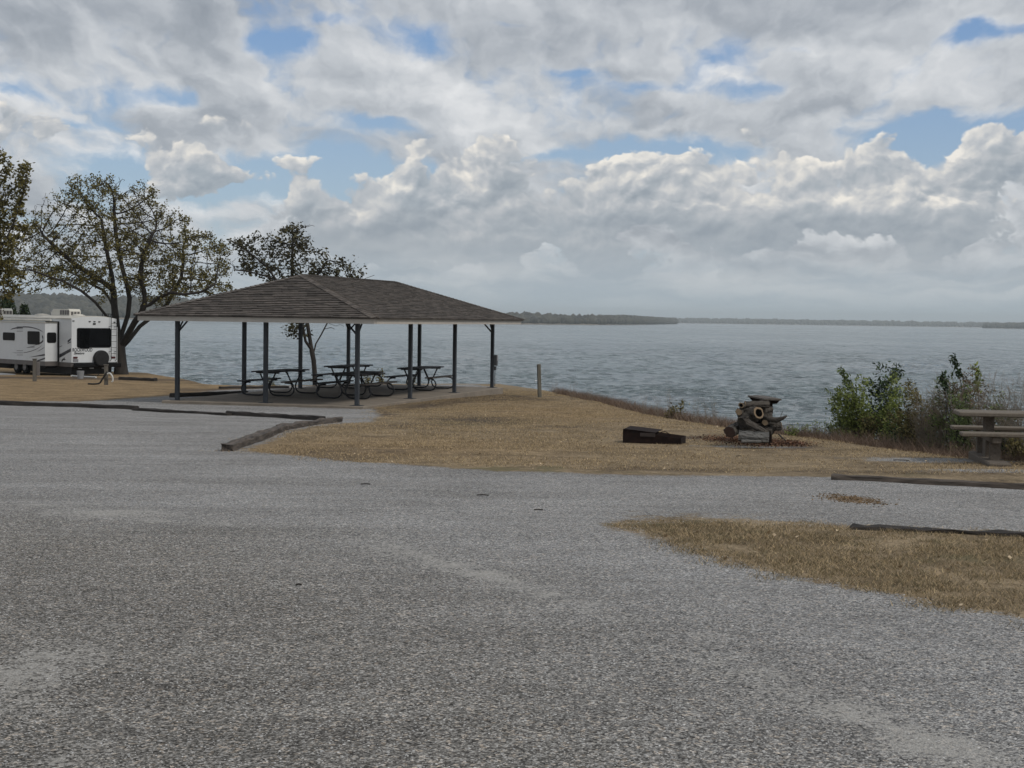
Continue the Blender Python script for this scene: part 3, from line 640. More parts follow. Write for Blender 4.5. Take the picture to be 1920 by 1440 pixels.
# ------------------------------------------------------------------ landscape timbers
def timber(label, a, b, w_=.15, h=.13, m='timber', rag=.012, sink=.02, z0=None, round_=False, segs=14):
    a, b = Vector(a), Vector(b)
    za, zb_ = (tz(a.x, a.y), tz(b.x, b.y)) if z0 is None else z0
    a.z, b.z = za - sink, zb_ - sink
    L = (b - a).length; v = []; n = 8; f = []
    ca = [(-.5, .12), (-.38, 0), (.38, 0), (.5, .12), (.5, .85), (.38, 1), (-.38, 1), (-.5, .85)]
    for i in range(segs + 1):
        s = i / segs
        for k, (p, q) in enumerate(ca):
            jx = random.uniform(-rag, rag); jz = random.uniform(-rag, rag)
            if round_: 
                ang = math.atan2(q - .5, p); p, q = .5 * math.cos(ang), .5 + .5 * math.sin(ang)
            v.append((s * L + random.uniform(-rag, rag), p * w_ + jx, q * h + jz))
    for i in range(segs):
        for k in range(n): f.append((i * n + k, i * n + (k + 1) % n, (i + 1) * n + (k + 1) % n, (i + 1) * n + k))
    f.append(tuple(range(n - 1, -1, -1))); f.append(tuple(range(segs * n, segs * n + n)))
    o = link('landscape_timber', mesh('landscape_timber', v, f, M[m]))
    d = (b - a); o.location = a; o.rotation_euler = (0, -math.atan2(d.z, math.hypot(d.x, d.y)), math.atan2(d.y, d.x))
    return tag(o, label, 'timber', 'landscape timbers edging the gravel')
timber('long dark timber across the left edge before the dry grass', gp(-90, 754), gp(256, 768), .15, .12)
timber('thin dark timber running from the left one toward the old log', gp(252, 769), gp(430, 778), .13, .085)
timber('dark timber ending against the old split log', gp(428, 777), gp(606, 787), .14, .11)
timber('old split timber, far end of the slanting gravel border', gp(528, 808), gp(634, 789), .18, .125, 'timber_old', .022)
timber('old rounded timber, near end of the slanting gravel border', gp(424, 845), gp(534, 807), .17, .12, 'timber_old', .02)
timber('grey timber edging the dry grass before the concrete table', gp(1561, 899), gp(1990, 920), .12, .085, 'timber_old', .008)
timber('dark split timber along the near grass patch on the right', gp(1595, 993), gp(1990, 1011), .11, .055, 'timber', .014)
timber('dark timber lying left of the shelter slab behind the front post', gp(322, 745), gp(462, 740), .18, .15, 'timber')
timber('thin dark timber behind the left side of the shelter', gp(412, 729), gp(540, 728), .16, .10, 'timber')
timber('dark timber beneath the big tree right of the trailer', gp(225, 713), gp(292, 715), .2, .16, 'timber')

# ------------------------------------------------------------------ wooden post with tap
pb = gp(1012, 745); wp = thing('wooden_post', 'leaning weathered wooden post with a tap near the lake edge', 'post', (pb.x, pb.y, tz(pb.x, pb.y) - .05))
wp.rotation_euler = (0, R(-2.4), .3)
MB().box((-.055, -.055, 0), (.055, .055, 1.17), bev=.008).build('post_shaft', M['woodpost'], wp); MB().tube([(-.06, 0, .62), (-.15, 0, .62), (-.16, 0, .58)], .014, 6).build('tap', M['galv'], wp)

# ------------------------------------------------------------------ fire ring: a rusty steel box, tall at the left end, low at the right
fb = gp(1168, 829); fe = gp(1280, 838)
fr_ = thing('fire_ring', 'rusty brown steel fire box with raised grate and wire handle', 'fire pit', (fb.x, fb.y, tz(fb.x, fb.y) - .02), R(-14))
Lf = .96; Df = .60
def plate(poly, th=.008): return MB().prism(poly, (0, th))
prof_ = [(0, 0), (Lf, -.01), (Lf, .125), (Lf * .62, .155), (Lf * .30, .215), (0, .245)]
MB().prism(prof_, (0, .01)).build('side_wall', M['rust'], fr_)
MB().prism(prof_, (Df, Df + .01)).build('side_wall', M['rust'], fr_)
MB().box((-.006, .012, 0), (.004, Df - .002, .245)).build('end_wall', M['rust'], fr_); MB().box((Lf - .004, .012, -.01), (Lf + .006, Df - .002, .125)).build('end_wall', M['rust'], fr_)
g = thing_g = MB(); 
g.add([(0.02, -.012, .247), (Lf * .56, -.012, .20), (Lf * .60, Df * .97, .212), (.02, Df, .258), (0.02, -.012, .254), (Lf * .56, -.012, .207), (Lf * .60, Df * .97, .219), (.02, Df, .265)], [(0, 3, 2, 1), (4, 5, 6, 7), (0, 1, 5, 4), (1, 2, 6, 5), (2, 3, 7, 6), (3, 0, 4, 7)])
g.build('grate_plate', M['rust'], fr_)
g = MB(); g.box((Lf * .30, -.02, .135), (Lf * .56, -.008, .196)); g.build('front_flap', mat('worn_steel', (.030, .021, .018), .7, .3, 20), fr_)
for k in range(7):
    yy = .03 + k * (Df - .06) / 6; MB().tube([(Lf * .55, yy, .17), (Lf * .97, yy, .115)], .006, 5).build('grate_bar', M['rust'], fr_)
MB().tube([(Lf * .60, .05, .17), (Lf * .66, .06, .215), (Lf * .72, .07, .225), (Lf * .78, .08, .19), (Lf * .80, .09, .14)], .007, 6).build('handle', M['rust'], fr_)

# ------------------------------------------------------------------ utility stand with plank top beside the logs
ub = gp(1444, 834); us = thing('serving_stand', 'narrow plank topped stand on two rusty steel legs before the logs', 'stand', (ub.x, ub.y, tz(ub.x, ub.y)))
us.rotation_euler = (0, 0, R(6))
UL = 1.15; HT = .755
for yy in (0, UL * .72):
    MB().box((-.022, yy - .022, -.05), (.022, yy + .022, HT - .06)).build('leg', M['rust'], us)
    MB().prism([(-.15, HT), (.15, HT), (.09, HT - .06), (-.09, HT - .06)], (yy - .02, yy + .02)).build('cross_bar', M['rust'], us)
for k in (-1, 0, 1):
    MB().box((k * .096 - .046, -.12, HT + .002), (k * .096 + .046, UL * .72 + .13, HT + .032 - (.004 if k else 0))).build('plank', M['plank'], us)

# ------------------------------------------------------------------ firewood
def log(label, a, b, r0, r1, m='bark_grey', end=None, hollow=False, bend=0.0, n=22, segs=16, bothend=False):
    r0, r1 = r0 * 1.25, r1 * 1.25
    a, b = Vector(a), Vector(b); ax = b - a; L = ax.length
    o = thing('firewood_log', label, 'log', a, 0, 'logs of the firewood heap'); q = ax.to_track_quat('X', 'Z'); o.rotation_mode = 'QUATERNION'; o.rotation_quaternion = q
    v = []; f = []; ph = [random.uniform(-.07, .07) + .09 * math.sin(2 * math.pi * k / n * 2 + random.random()) for k in range(n)]
    for i in range(segs + 1):
        s = i / segs; r = r0 + (r1 - r0) * s; cz = math.sin(math.pi * s) * bend
        for k in range(n):
            t = 2 * math.pi * k / n; rr = r * (1 + ph[k] + random.uniform(-.06, .06) + .07 * math.sin(k * 2.1 + i * .35) + .05 * math.sin(i * 1.1 + k * .4)); v.append((s * L, rr * math.cos(t), rr * math.sin(t) + cz))
    for i in range(segs):
        for k in range(n): f.append((i * n + k, i * n + (k + 1) % n, (i + 1) * n + (k + 1) % n, (i + 1) * n + k))
    f.append(tuple(range(n - 1, -1, -1))); f.append(tuple(range(segs * n, segs * n + n)))
    link('bark', mesh('bark', v, f, M[m], False), o)
    def disc(s, r, mm, x):
        w_ = [(x, r * (1 + ph[k]) * math.cos(2 * math.pi * k / n), r * (1 + ph[k]) * math.sin(2 * math.pi * k / n)) for k in range(n)]
        return MB().add(w_ + [(x + s * .008, p[1], p[2]) for p in w_], [tuple(range(n)) if s < 0 else tuple(range(n - 1, -1, -1)), tuple(range(n, 2 * n)) if s > 0 else tuple(range(2 * n - 1, n - 1, -1))] + [(k, (k + 1) % n, (k + 1) % n + n, k + n) for k in range(n)])
    if end:
        disc(-1, r0 * .93, None, -.003).build('cut_end', M[end], o)
        if hollow: disc(-1, r0 * .62, None, -.010).build('hollow', M['hollow_black'], o)  # flat black disc paints the dark inside of the hollow
    if bothend: disc(1, r1 * .93, None, L + .003).build('cut_end', M[bothend], o)
    return o
ZL = 24.6
def lp(X_, Y_, dz=0.0): return pt(1340 + X_ / 12.0, 720 + Y_ / 12.0, ZL + dz)
px_m = ZL / F / 12.0
log('thick dark log with a hollow pale rimmed end facing front', lp(985, 650, -.12), lp(620, 690, .22), 118 * px_m, 125 * px_m, end='cutwood', hollow=True)
log('heavy barked log sloping down left under the heap', lp(900, 620, .1), lp(620, 880, -.05), 150 * px_m, 120 * px_m)
log('dark log buried in the middle of the heap', lp(640, 760, .25), lp(1260, 800, .3), 150 * px_m, 140 * px_m)
log('dark log at the bottom behind the silvery one', lp(560, 1000, .1), lp(1300, 1010, .2), 120 * px_m, 110 * px_m)
log('topmost log lying level on the heap', lp(690, 455, .1), lp(1215, 460, .15), 58 * px_m, 70 * px_m, end='cutwood')
log('short log stub poking out at the upper left of the heap', lp(600, 480, .0), lp(800, 520, .5), 52 * px_m, 55 * px_m, end='cutwood', hollow=True)
log('log with a pale cut end at the left middle of the heap', lp(545, 630, .0), lp(760, 640, .3), 62 * px_m, 70 * px_m, end='cutwood')
log('wide dark log behind the stand legs', lp(1010, 600, .25), lp(1235, 590, .4), 100 * px_m, 92 * px_m)
log('slim log slanting down to the right across the heap', lp(720, 850, -.25), lp(1190, 1120, -.35), 62 * px_m, 52 * px_m)
log('grey silvery log lying along the front of the heap', lp(540, 1165, -.5), lp(1215, 1215, -.55), 92 * px_m, 98 * px_m, 'silver_bark')
log('thin pale log at the foot of the silvery one', lp(600, 1285, -.62), lp(1050, 1290, -.6), 34 * px_m, 28 * px_m, 'silver_bark')
log('round log apart on the left with a reddish dark end', lp(340, 1080, -.15), lp(540, 960, .45), 100 * px_m, 95 * px_m, end='cutdark')
log('small log with a pale oval end between the stand legs', lp(1135, 870, .0), lp(1330, 880, .4), 55 * px_m, 60 * px_m, end='cutwood')
log('dark log low on the right side of the heap', lp(1240, 960, .1), lp(1490, 950, .1), 88 * px_m, 80 * px_m, bothend='cutwood')
log('reddish log wedged low behind the front stand leg', lp(1060, 1000, .1), lp(1300, 1060, .0), 66 * px_m, 60 * px_m)
bm_ = MB(); bm_.tube([lp(1080, 760, .1), lp(1250, 790, 0), lp(1400, 810, -.05), lp(1530, 770, -.1), lp(1600, 730, -.1), lp(1635, 712, -.1)], [r * px_m for r in (55, 60, 62, 42, 25, 9)], 9, jit=.08)
tag(bm_.build('firewood_branch', M['bark_grey'], smooth=True), 'tapering horn shaped branch sticking out right of the heap', 'branch')
bm_ = MB(); bm_.tube([lp(1480, 760, 0), lp(1510, 660, 0), lp(1535, 600, 0)], [9 * px_m, 7 * px_m, 4 * px_m], 5)
tag(bm_.build('twig', M['bark_grey']), 'thin upright twig above the horn shaped branch', 'twig')
bm_ = MB(); bm_.tube([lp(1440, 1130, -.2), lp(1520, 1210, -.4), lp(1600, 1275, -.5)], [18 * px_m, 16 * px_m, 10 * px_m], 6)
tag(bm_.build('fallen_stick', M['bark']), 'dark stick leaning down right of the heap', 'stick')

# ------------------------------------------------------------------ concrete table at the right
tb = thing('concrete_picnic_table', 'tan pebble concrete picnic table with two benches at the right edge', 'picnic table', (6.71, 21.5, tz(6.71, 21.5) - .04), R(-9))
TL0, TL1 = -.40, 1.45
MB().box((TL0, -.36, .70), (TL1, .36, .76), bev=.012).build('table_top', M['slabboard'], tb)
for sy in (-1, 1):
    MB().box((TL0 + .02 * sy, sy * .66 - .15, .45), (TL1, sy * .66 + .15, .505), bev=.012).build('seat', M['slabboard'], tb)
for xx in (.05, 1.12):
    MB().box((xx - .058, -.14, .10), (xx + .058, .14, .698), bev=.01).build('pedestal', M['aggregate'], tb)
    MB().box((xx - .06, -.78, .36), (xx + .06, .78, .448), bev=.01).build('seat_arm', M['aggregate'], tb)
    MB().box((xx - .15, -1.12, -.08), (xx + .15, .88, .125), bev=.02).build('footing', M['aggregate'], tb)
    for sy in (-1, 1): MB().box((xx - .07, sy * .62 - .06, .11), (xx + .07, sy * .62 + .06, .36), bev=.008).build('leg', M['aggregate'], tb)

# ------------------------------------------------------------------ travel trailer
TR0 = Vector((-21.9, 75.5, 0)); rdir = Vector((.72, .69, 0)).normalized(); fdir = Vector((-rdir.y, rdir.x, 0))
TZ = tz(-22.5, 77.5)
TR = thing('travel_trailer', 'white travel trailer with black swoosh decals parked by the big tree', 'trailer', (TR0.x, TR0.y, TZ), math.atan2(rdir.y, rdir.x))
# local frame: x = along the rear wall to the right, y = forward, z = up from the ground
def rx(px, py):                                              # a photograph point on the rear wall -> local x, z
    d = ray(px, py); o_ = Vector((0, 0, CH)); k = (TR0 - o_).dot(fdir) / d.dot(fdir); p = o_ + d * k; return ((p - TR0).dot(rdir), p.z - TZ)
def lx_(px, py, off=0.0):                                    # on the left wall or a plane off metres outside it -> local y, z
    d = ray(px, py); o_ = Vector((0, 0, CH)); pl = TR0 - rdir * off; k = (pl - o_).dot(rdir) / d.dot(rdir); p = o_ + d * k; return ((p - TR0).dot(fdir), p.z - TZ)
BZ0 = rx(134, 680)[1]; BZ1 = rx(136, 597)[1]; BW, BL = 2.46, 9.6
BZK = BZ0 - .22
MB().prism([(0, BZ0), (BW, BZ0), (BW, BZ1), (BW * .75, BZ1 + .075), (BW * .5, BZ1 + .095), (BW * .25, BZ1 + .075), (0, BZ1)], (0, BL)).build('body', M['gel'], TR)
MB().box((-.03, .03, BZ1 - .04), (-.002, BL, BZ1 + .015)).build('roof_trim', M['rvroof'], TR)
MB().prism([(-.02, BZ1 + .004), (BW + .02, BZ1 + .004), (BW * .75, BZ1 + .115), (BW * .5, BZ1 + .135), (BW * .25, BZ1 + .115)], (.05, BL)).build('roof', M['rvroof'], TR)
MB().box((.01, .05, BZK), (BW - .01, BL - .1, BZ0 - .003)).build('skirt', M['rvgrey'], TR)
bm_ = MB(); bm_.box((.08, -.16, BZK - .02), (BW + .22, -.02, BZ0 - .03), bev=.03); bm_.build('bumper', M['black'], TR)
def rrect(x0, z0, x1, z1, r, k=3):
    P = []
    for cx, cz, a0 in ((x1 - r, z1 - r, 0), (x0 + r, z1 - r, 90), (x0 + r, z0 + r, 180), (x1 - r, z0 + r, 270)):
        for i in range(k + 1): a = R(a0 + 90 * i / k); P.append((cx + r * math.cos(a), cz + r * math.sin(a)))
    return P
def rear_panel(name, x0, z0, x1, z1, r, m, d=.02, parent=TR, base=0.0):
    return MB().prism(rrect(x0, z0, x1, z1, r), (base - d, base - .001)).build(name, M[m], parent)
wa = rx(144, 651.8); wb = rx(208, 615.3)
rw = rear_panel('window', wa[0], wa[1], wb[0], wb[1], .09, 'black', .022); rear_panel('pane', wa[0] + .04, wa[1] + .04, wb[0] - .04, wb[1] - .04, .06, 'glass', .028, rw)
for px, py in ((137.5, 601.7), (168, 602.8), (177, 603), (186, 603.3), (214.5, 604.2)):
    a = rx(px, py); rear_panel('marker_light', a[0] - .055, a[1] - .022, a[0] + .055, a[1] + .022, .02, 'black', .03)
a = rx(176.7, 607.2); rear_panel('brake_light', a[0] - .08, a[1] - .035, a[0] + .08, a[1] + .035, .03, 'black', .03)
for px, py in ((141, 670.5), (212, 670.3)):
    a = rx(px, py); rear_panel('tail_light', a[0] - .12, a[1] - .045, a[0] + .12, a[1] + .045, .03, 'lens', .03)
a = rx(141.5, 676); pl_ = rear_panel('licence_plate', a[0] - .15, a[1] - .07, a[0] + .15, a[1] + .07, .01, 'decal2', .012)
a = rx(187, 671.5)
sw = MB(); sw.tube([(a[0], -.04, a[1]), (a[0], -.06, a[1]), (a[0], -.24, a[1]), (a[0], -.27, a[1]), (a[0], -.275, a[1])], [.36, .40, .40, .36, .1], 24); tire = sw.build('spare_wheel', M['rubber'], TR)
def lettering(txt, x, z, size, m, name, sx=1.0, shear=0, body=TR):
    cu = bpy.data.curves.new(name, 'FONT'); cu.body = txt; cu.size = size; cu.extrude = .002; cu.shear = shear; cu.offset = .004
    to = bpy.data.objects.new(name, cu); COL.objects.link(to); dg = bpy.context.evaluated_depsgraph_get()
    me = bpy.data.meshes.new_from_object(to.evaluated_get(dg)); bpy.data.objects.remove(to); me.materials.append(M[m])
    o = link(name, me, body, (x, -.006, z)); o.rotation_euler = (R(90), 0, 0); o.scale = (sx, 1, 1); return o
a = rx(135.6, 659.2); b_ = rx(173, 659.2); lt = lettering('RockWood', a[0], a[1], .27, 'decal', 'name_lettering')
lt.data.vertices  # width is fitted to the span seen in the photograph
wd = max(v.co.x for v in lt.data.vertices); bpy.data.objects.remove(lt)
lt = lettering('ROCKWOOD', a[0], a[1], .25, 'decal', 'name_lettering'); wd = max(v.co.x for v in lt.data.vertices); lt.scale = ((b_[0] - a[0]) / wd, 1, 1)
a = rx(138, 664.4); b_ = rx(158, 664.4); lt = lettering('Signature', a[0], a[1], .17, 'decal', 'script_lettering', shear=.5); wd = max(v.co.x for v in lt.data.vertices); lt.scale = ((b_[0] - a[0]) / wd, 1, 1)
# ladder
xa, z_t = rx(206.8, 597); xb, _ = rx(216.6, 597); z_b = rx(206.8, 676)[1]; lad = thing_l = None
rails = []
ladder = MB().tube([(xa, .25, z_t + .10), (xa, -.05, z_t + .12), (xa, -.11, z_t + .02), (xa, -.11, z_b + .05), (xa, -.02, z_b)], .016, 6).build('ladder', M['black'], TR)
MB().tube([(xb, .25, z_t + .10), (xb, -.05, z_t + .12), (xb, -.11, z_t + .02), (xb, -.11, z_b + .05), (xb, -.02, z_b)], .016, 6).build('rail', M['black'], ladder)
for k in range(6):
    z = z_b + .35 + k * (z_t - z_b - .6) / 5; MB().tube([(xa, -.11, z), (xb, -.11, z)], .012, 6).build('rung', M['black'], ladder)
for z in (z_b + .45, z_t - .42):
    for x_ in (xa, xb): MB().tube([(x_ - .08, -.01, z), (x_ - .08, -.06, z), (x_, -.11, z)], .014, 5).build('bracket', M['black'], ladder)
# left wall, window and rear end stripes
def side_panel(name, y0, z0, y1, z1, r, m, off, d=.02, parent=TR):
    P = rrect(min(y0, y1), z0, max(y0, y1), z1, r)
    Mx = Matrix.Rotation(R(90), 4, 'Z')                      # outline x -> local y
    vs = MB().prism(P, (off + .001, off + d)); vs.v = [(-v[1], v[0], v[2]) for v in vs.v]; vs.f = [tuple(reversed(q)) for q in vs.f]
    return vs.build(name, M[m], parent)
def side_shape(name, pts, m, off, parent=TR, d=.006):
    P = [lx_(px, py, off) for px, py in pts]
    vs = MB().prism(P, (off + .001, off + d)); vs.v = [(-v[1], v[0], v[2]) for v in vs.v]; vs.f = [tuple(reversed(q)) for q in vs.f]
    return vs.build(name, M[m], parent)
a, b_ = lx_(116.7, 652.8), lx_(126.8, 615.5); f_ = side_panel('window', a[0], a[1], b_[0], b_[1], .08, 'black', 0); side_panel('pane', a[0] - .03, a[1] + .03, b_[0] + .03, b_[1] - .03, .05, 'glass', .02, .008, f_)
side_shape('stripe', [(111.5, 664.5), (133, 653), (133, 659), (111.5, 670.5)], 'decal', 0); side_shape('stripe', [(127, 638.5), (133, 634), (133, 637.5), (127, 642.5)], 'decal', 0)
side_shape('stripe', [(127, 643.5), (133, 640), (133, 642), (127, 644.8)], 'decal', 0); side_shape('stripe', [(111.5, 650), (116.5, 648), (116.5, 648.8), (111.5, 651.2)], 'decal', 0)
side_shape('stripe', [(111.5, 669), (124, 663.5), (122, 665.2), (111.5, 671)], 'decal', 0)
side_shape('emblem', [(115, 678), (116.5, 673.5), (119, 672), (122, 670), (121, 673), (123.5, 674), (121, 675.5), (118.5, 675), (117, 678)], 'decal', 0)
# left slide-out
SO = .74
sy0 = lx_(84.3, 640, SO)[0]; zt = lx_(80, 605.5, SO)[1]; zb2 = lx_(80, 677.5, SO)[1]
slide = MB().box((-SO, sy0, zb2), (-.002, BL - 1.2, zt)).build('slide_out', M['gel'], TR)
MB().box((-SO - .03, sy0 - .03, zt + .002), (-.004, BL - 1.2, zt + .035)).build('slide_trim', M['rvroof'], slide)
MB().box((-.075, sy0 - .05, zb2 - .02), (-.004, sy0 - .004, zt + .09)).build('seal', M['black'], slide)
MB().box((-SO + .02, sy0 - .05, zt + .037), (-.08, sy0 - .004, zt + .09)).build('seal', M['black'], slide)
def ex(px, py):                                               # on the rear facing end of the slide-out
    d = ray(px, py); o_ = Vector((0, 0, CH)); pl = TR0 + fdir * sy0; k = (pl - o_).dot(fdir) / d.dot(fdir); p = o_ + d * k; return ((p - TR0).dot(rdir), p.z - TZ)
a, b_ = ex(88, 642.8), ex(105.2, 623.3)
sw_ = MB().prism(rrect(a[0], a[1], b_[0], b_[1], .09), (sy0 - .02, sy0 - .001)).build('window', M['black'], slide)
MB().box((-SO + .02, sy0 + .01, BZK + .02), (-.01, BL - 1.3, zb2 - .004)).build('slide_floor', M['rvgrey'], slide)
for wa_, wb_ in (((6, 637.6), (27.8, 623.7)), ((52, 645.2), (74.5, 621.5))):
    a, b_ = lx_(*wa_, SO), lx_(*wb_, SO); side_panel('window', a[0], a[1], b_[0], b_[1], .08, 'black', SO, .02, slide)
def arc_shape(P0, P1, P2, w0, w1, m='decal', n=10):
    up_, dn_ = [], []
    for i in range(n + 1):
        t = i / n; x = (1 - t) ** 2 * P0[0] + 2 * t * (1 - t) * P1[0] + t * t * P2[0]; y = (1 - t) ** 2 * P0[1] + 2 * t * (1 - t) * P1[1] + t * t * P2[1]
        ww = (w0 * (1 - t) + w1 * t) * math.sin(math.pi * min(1, .12 + t * .88)) ** .5 if True else w0
        up_.append((x, y - ww / 2)); dn_.append((x, y + ww / 2))
    side_shape('swoosh', up_ + dn_[::-1], m, SO, slide)
arc_shape((22, 616.5), (55, 607), (81, 622), 1.6, 2.2); arc_shape((44, 613), (64, 611), (82, 624), 1.6, 1.0, 'decal2'); arc_shape((20, 618), (32, 613.5), (44, 614.5), 1.0, 2.6)
arc_shape((79, 630), (88, 642), (62, 648), 6.5, 1.2); arc_shape((50, 652), (58, 650), (66, 650.5), .8, 2.6); arc_shape((44, 661.5), (68, 658), (79, 647), 1.3, .7); arc_shape((70, 659), (77, 656), (84, 650.5), .6, 1.2)
side_shape('stripe', [(54, 670), (84, 663.5), (84.5, 666.8)], 'decal', SO, slide); side_shape('stripe', [(62, 678.5), (84.5, 670.3), (84.5, 673.3), (72, 677.5)], 'decal', SO, slide); side_shape('stripe', [(22, 661), (31, 661.3), (31, 662.2)], 'decal', SO, slide)
for y_ in (612, 615.8, 620.2, 657, 661, 665): side_shape('vent_slot', [(31.5, y_), (43, y_), (43, y_ + 1.2), (31.5, y_ + 1.2)], 'decal2', SO, slide)
MB().tube([(-.14, 1.9, BZ1 - .11), (-.14, 9.0, BZ1 - .11)], .05, 8).build('awning_tube', M['rvroof'], TR)
# right slide-out
rs0 = 1.0
rsl = MB().box((BW + .002, rs0, BZK + .02), (BW + .62, 6.0, BZ1 - .42)).build('slide_out', M['gel'], TR)
MB().box((BW + .004, rs0 - .03, BZ1 - .418), (BW + .60, 6.0, BZ1 - .24)).build('slide_awning', M['black'], rsl)
MB().box((BW + .05, rs0 - .02, BZ0 + .95), (BW + .16, rs0 - .001, BZ1 - .75)).build('window', M['glass'], rsl)
MB().box((BW + .06, rs0 - .04, BZK + .03), (BW + .58, rs0 - .002, BZK + .22)).build('slide_skirt', M['black'], rsl)
# roof gear
def roof_unit(px0, px1, wid, hgt, label=None):
    a0 = lx_(px0, 592, -1.2)[0]; a1 = lx_(px1, 592, -1.2)[0]; y0_, y1_ = min(a0, a1), max(a0, a1); z0_ = BZ1 + .11
    P = [(y0_, z0_), (y1_, z0_), (y1_ - .03, z0_ + hgt * .55), (y1_ - .18, z0_ + hgt), (y0_ + .12, z0_ + hgt), (y0_, z0_ + hgt * .7)]
    b = MB().prism(P, (-1.2 - wid / 2, -1.2 + wid / 2)); b.v = [(-v[1], v[0], v[2]) for v in b.v]; b.f = [tuple(reversed(q)) for q in b.f]
    u = b.build('air_conditioner', M['plastic'], TR); L_ = y1_ - y0_
    for k in range(4):
        q0 = y0_ + .06 + k * (L_ * .52) / 4; MB().box((1.2 - wid / 2 - .012, q0, z0_ + hgt * .18), (1.2 - wid / 2 - .001, q0 + L_ * .10, z0_ + hgt * .82)).build('vent_grille', M['rvgrey'], u)
    for k in range(3):
        q0 = 1.2 - wid / 2 + .08 + k * (wid - .1) / 3; MB().box((q0, y0_ - .012, z0_ + hgt * .15), (q0 + wid * .2, y0_ - .001, z0_ + hgt * .62)).build('vent_grille', M['rvgrey'], u)
roof_unit(107, 141, .62, .36)
roof_unit(-18, 14, .62, .36)
a0 = lx_(22, 592, -1.0)[0]; 
MB().prism([(a0 - .9, BZ1 + .1), (a0 + .35, BZ1 + .1), (a0 + .25, BZ1 + .30), (a0 - .3, BZ1 + .36), (a0 - .7, BZ1 + .33)], (0, .6)).build('vent_hood', M['rvroof'], TR)
TR.children[-1].location = (1.3, 0, 0); TR.children[-1].rotation_euler = (0, 0, R(90)); TR.children[-1].location = (1.4, 0, 0)
for px_, r_ in ((79, .42), (147, .35)):
    yv = lx_(px_, 592, -1.2)[0]; d_ = MB(); d_.tube([(1.2, yv, BZ1 + .10), (1.2, yv, BZ1 + .17), (1.2, yv, BZ1 + .21), (1.2, yv, BZ1 + .225)], [r_, r_ * .9, r_ * .55, .05], 14); d_.build('roof_vent', M['rvroof'], TR, smooth=True)
rk_ = MB().tube([(BW - .75, .1, BZ1 + .24), (BW - .05, .1, BZ1 + .24)], .018, 6).build('roof_rack', M['black'], TR)
for k in range(5): MB().tube([(BW - .72 + k * .16, .1, BZ1 + .24), (BW - .72 + k * .16, .1, BZ1 + .06)], .013, 5).build('rack_leg', M['black'], rk_)
# under the floor
MB().box((.25, .3, .28), (.42, BL - .5, BZK - .003)).build('chassis_rail', M['black'], TR); MB().box((BW - .42, .3, .28), (BW - .25, BL - .5, BZK - .003)).build('chassis_rail', M['black'], TR)
MB().box((.12, .25, .12), (BW - .12, 4.6, BZK - .01)).build('tank_shade_box', M['rubber'], TR); MB().box((.12, 6.9, .2), (BW - .12, 9.0, BZK - .01)).build('tank_shade_box', M['rubber'], TR)  # tank boxes oversized and lowered to shade the gap under the floor
for yy in (5.3, 6.25):
    for xx in (.10, BW - .34):
        t_ = MB(); t_.tube([(xx, yy, .34), (xx + .02, yy, .34), (xx + .22, yy, .34), (xx + .24, yy, .34)], [.30, .345, .345, .30], 20); wh = t_.build('wheel', M['rubber'], TR)
        MB().tube([(xx - .012, yy, .34), (xx - .002, yy, .34)], [.15, .19], 14).build('hub', M['galv'], wh)
fend = MB(); prev = None
arcp = [(5.0 - .42, .72), (5.0 - .36, .86), (5.15, .92), (5.5, .90), (5.78, .80), (6.06, .90), (6.4, .92), (6.72, .86), (6.80, .72)]
fend = MB().prism(arcp + [(6.74, .70), (6.62, .82), (6.3, .86), (6.06, .84), (5.78, .74), (5.5, .84), (5.2, .86), (4.78, .80), (4.66, .70)], (0, .05)); fend.v = [(-v[1] - .0, v[0], v[2]) for v in fend.v]
o_ = fend.build('wheel_arch', M['rvgrey'], TR); o_.location = (-.62, 0, 0)
for xx in (.45, .95, BW - .95, BW - .45):                      # stabiliser legs at the rear
    MB().tube([(xx, .35, BZK - .02), (xx + (.22 if xx > 1.2 else -.22), .45, .05)], .022, 5).build('stabiliser_leg', M['galv'], TR)
for (q0, q1) in ((.35, .55), (.98, 1.2), (1.65, 1.85)): MB().box((q0, -.02, BZK - .09), (q1, .02, BZK - .045)).build('frame_bracket', M['galv'], TR)
st = MB().box((-.64, sy0 + .15, .42), (-.02, sy0 + .75, .47)).build('entry_step', M['black'], TR)
def small(name, label, cat, shapes, mats, loc, rz=0.0):
    t = thing(name, label, cat, loc, rz)
    for (nm, b), m in zip(shapes, mats): b.build(nm, M[m], t)
    return t
q = gp(158, 710); small('bucket', 'small pale bucket under the back of the trailer', 'bucket', [('pail', MB().tube([(0, 0, 0), (0, 0, .02), (0, 0, .36)], [.13, .135, .17], 12))], ['galv'], (q.x, q.y - .6, tz(q.x, q.y - .6)))
# red leveling blocks by the wheels, pale board
q = TR0 + fdir * 7.2 - rdir * 1.2
rb_ = thing('wheel_ramp', 'red plastic levelling ramps by the trailer wheels', 'wheel ramp', (q.x, q.y, tz(q.x, q.y)), math.atan2(fdir.y, fdir.x))
MB().prism([(-1.1, 0), (1.0, 0), (1.0, .38), (.5, .38), (.4, .18), (-.2, .18), (-.3, .30), (-.7, .30), (-.8, .12), (-1.1, .1)], (-.12, .12)).build('ramp', M['red'], rb_)
q = TR0 + fdir * 5.6 - rdir * 1.9
bd = thing('pale_mat', 'long pale mat on the ground beside the trailer', 'mat', (q.x, q.y, tz(q.x, q.y) + .03), math.atan2(fdir.y, fdir.x))
MB().box((-2.6, -.4, 0), (2.2, .4, .05)).build('sheet', M['galv'], bd)
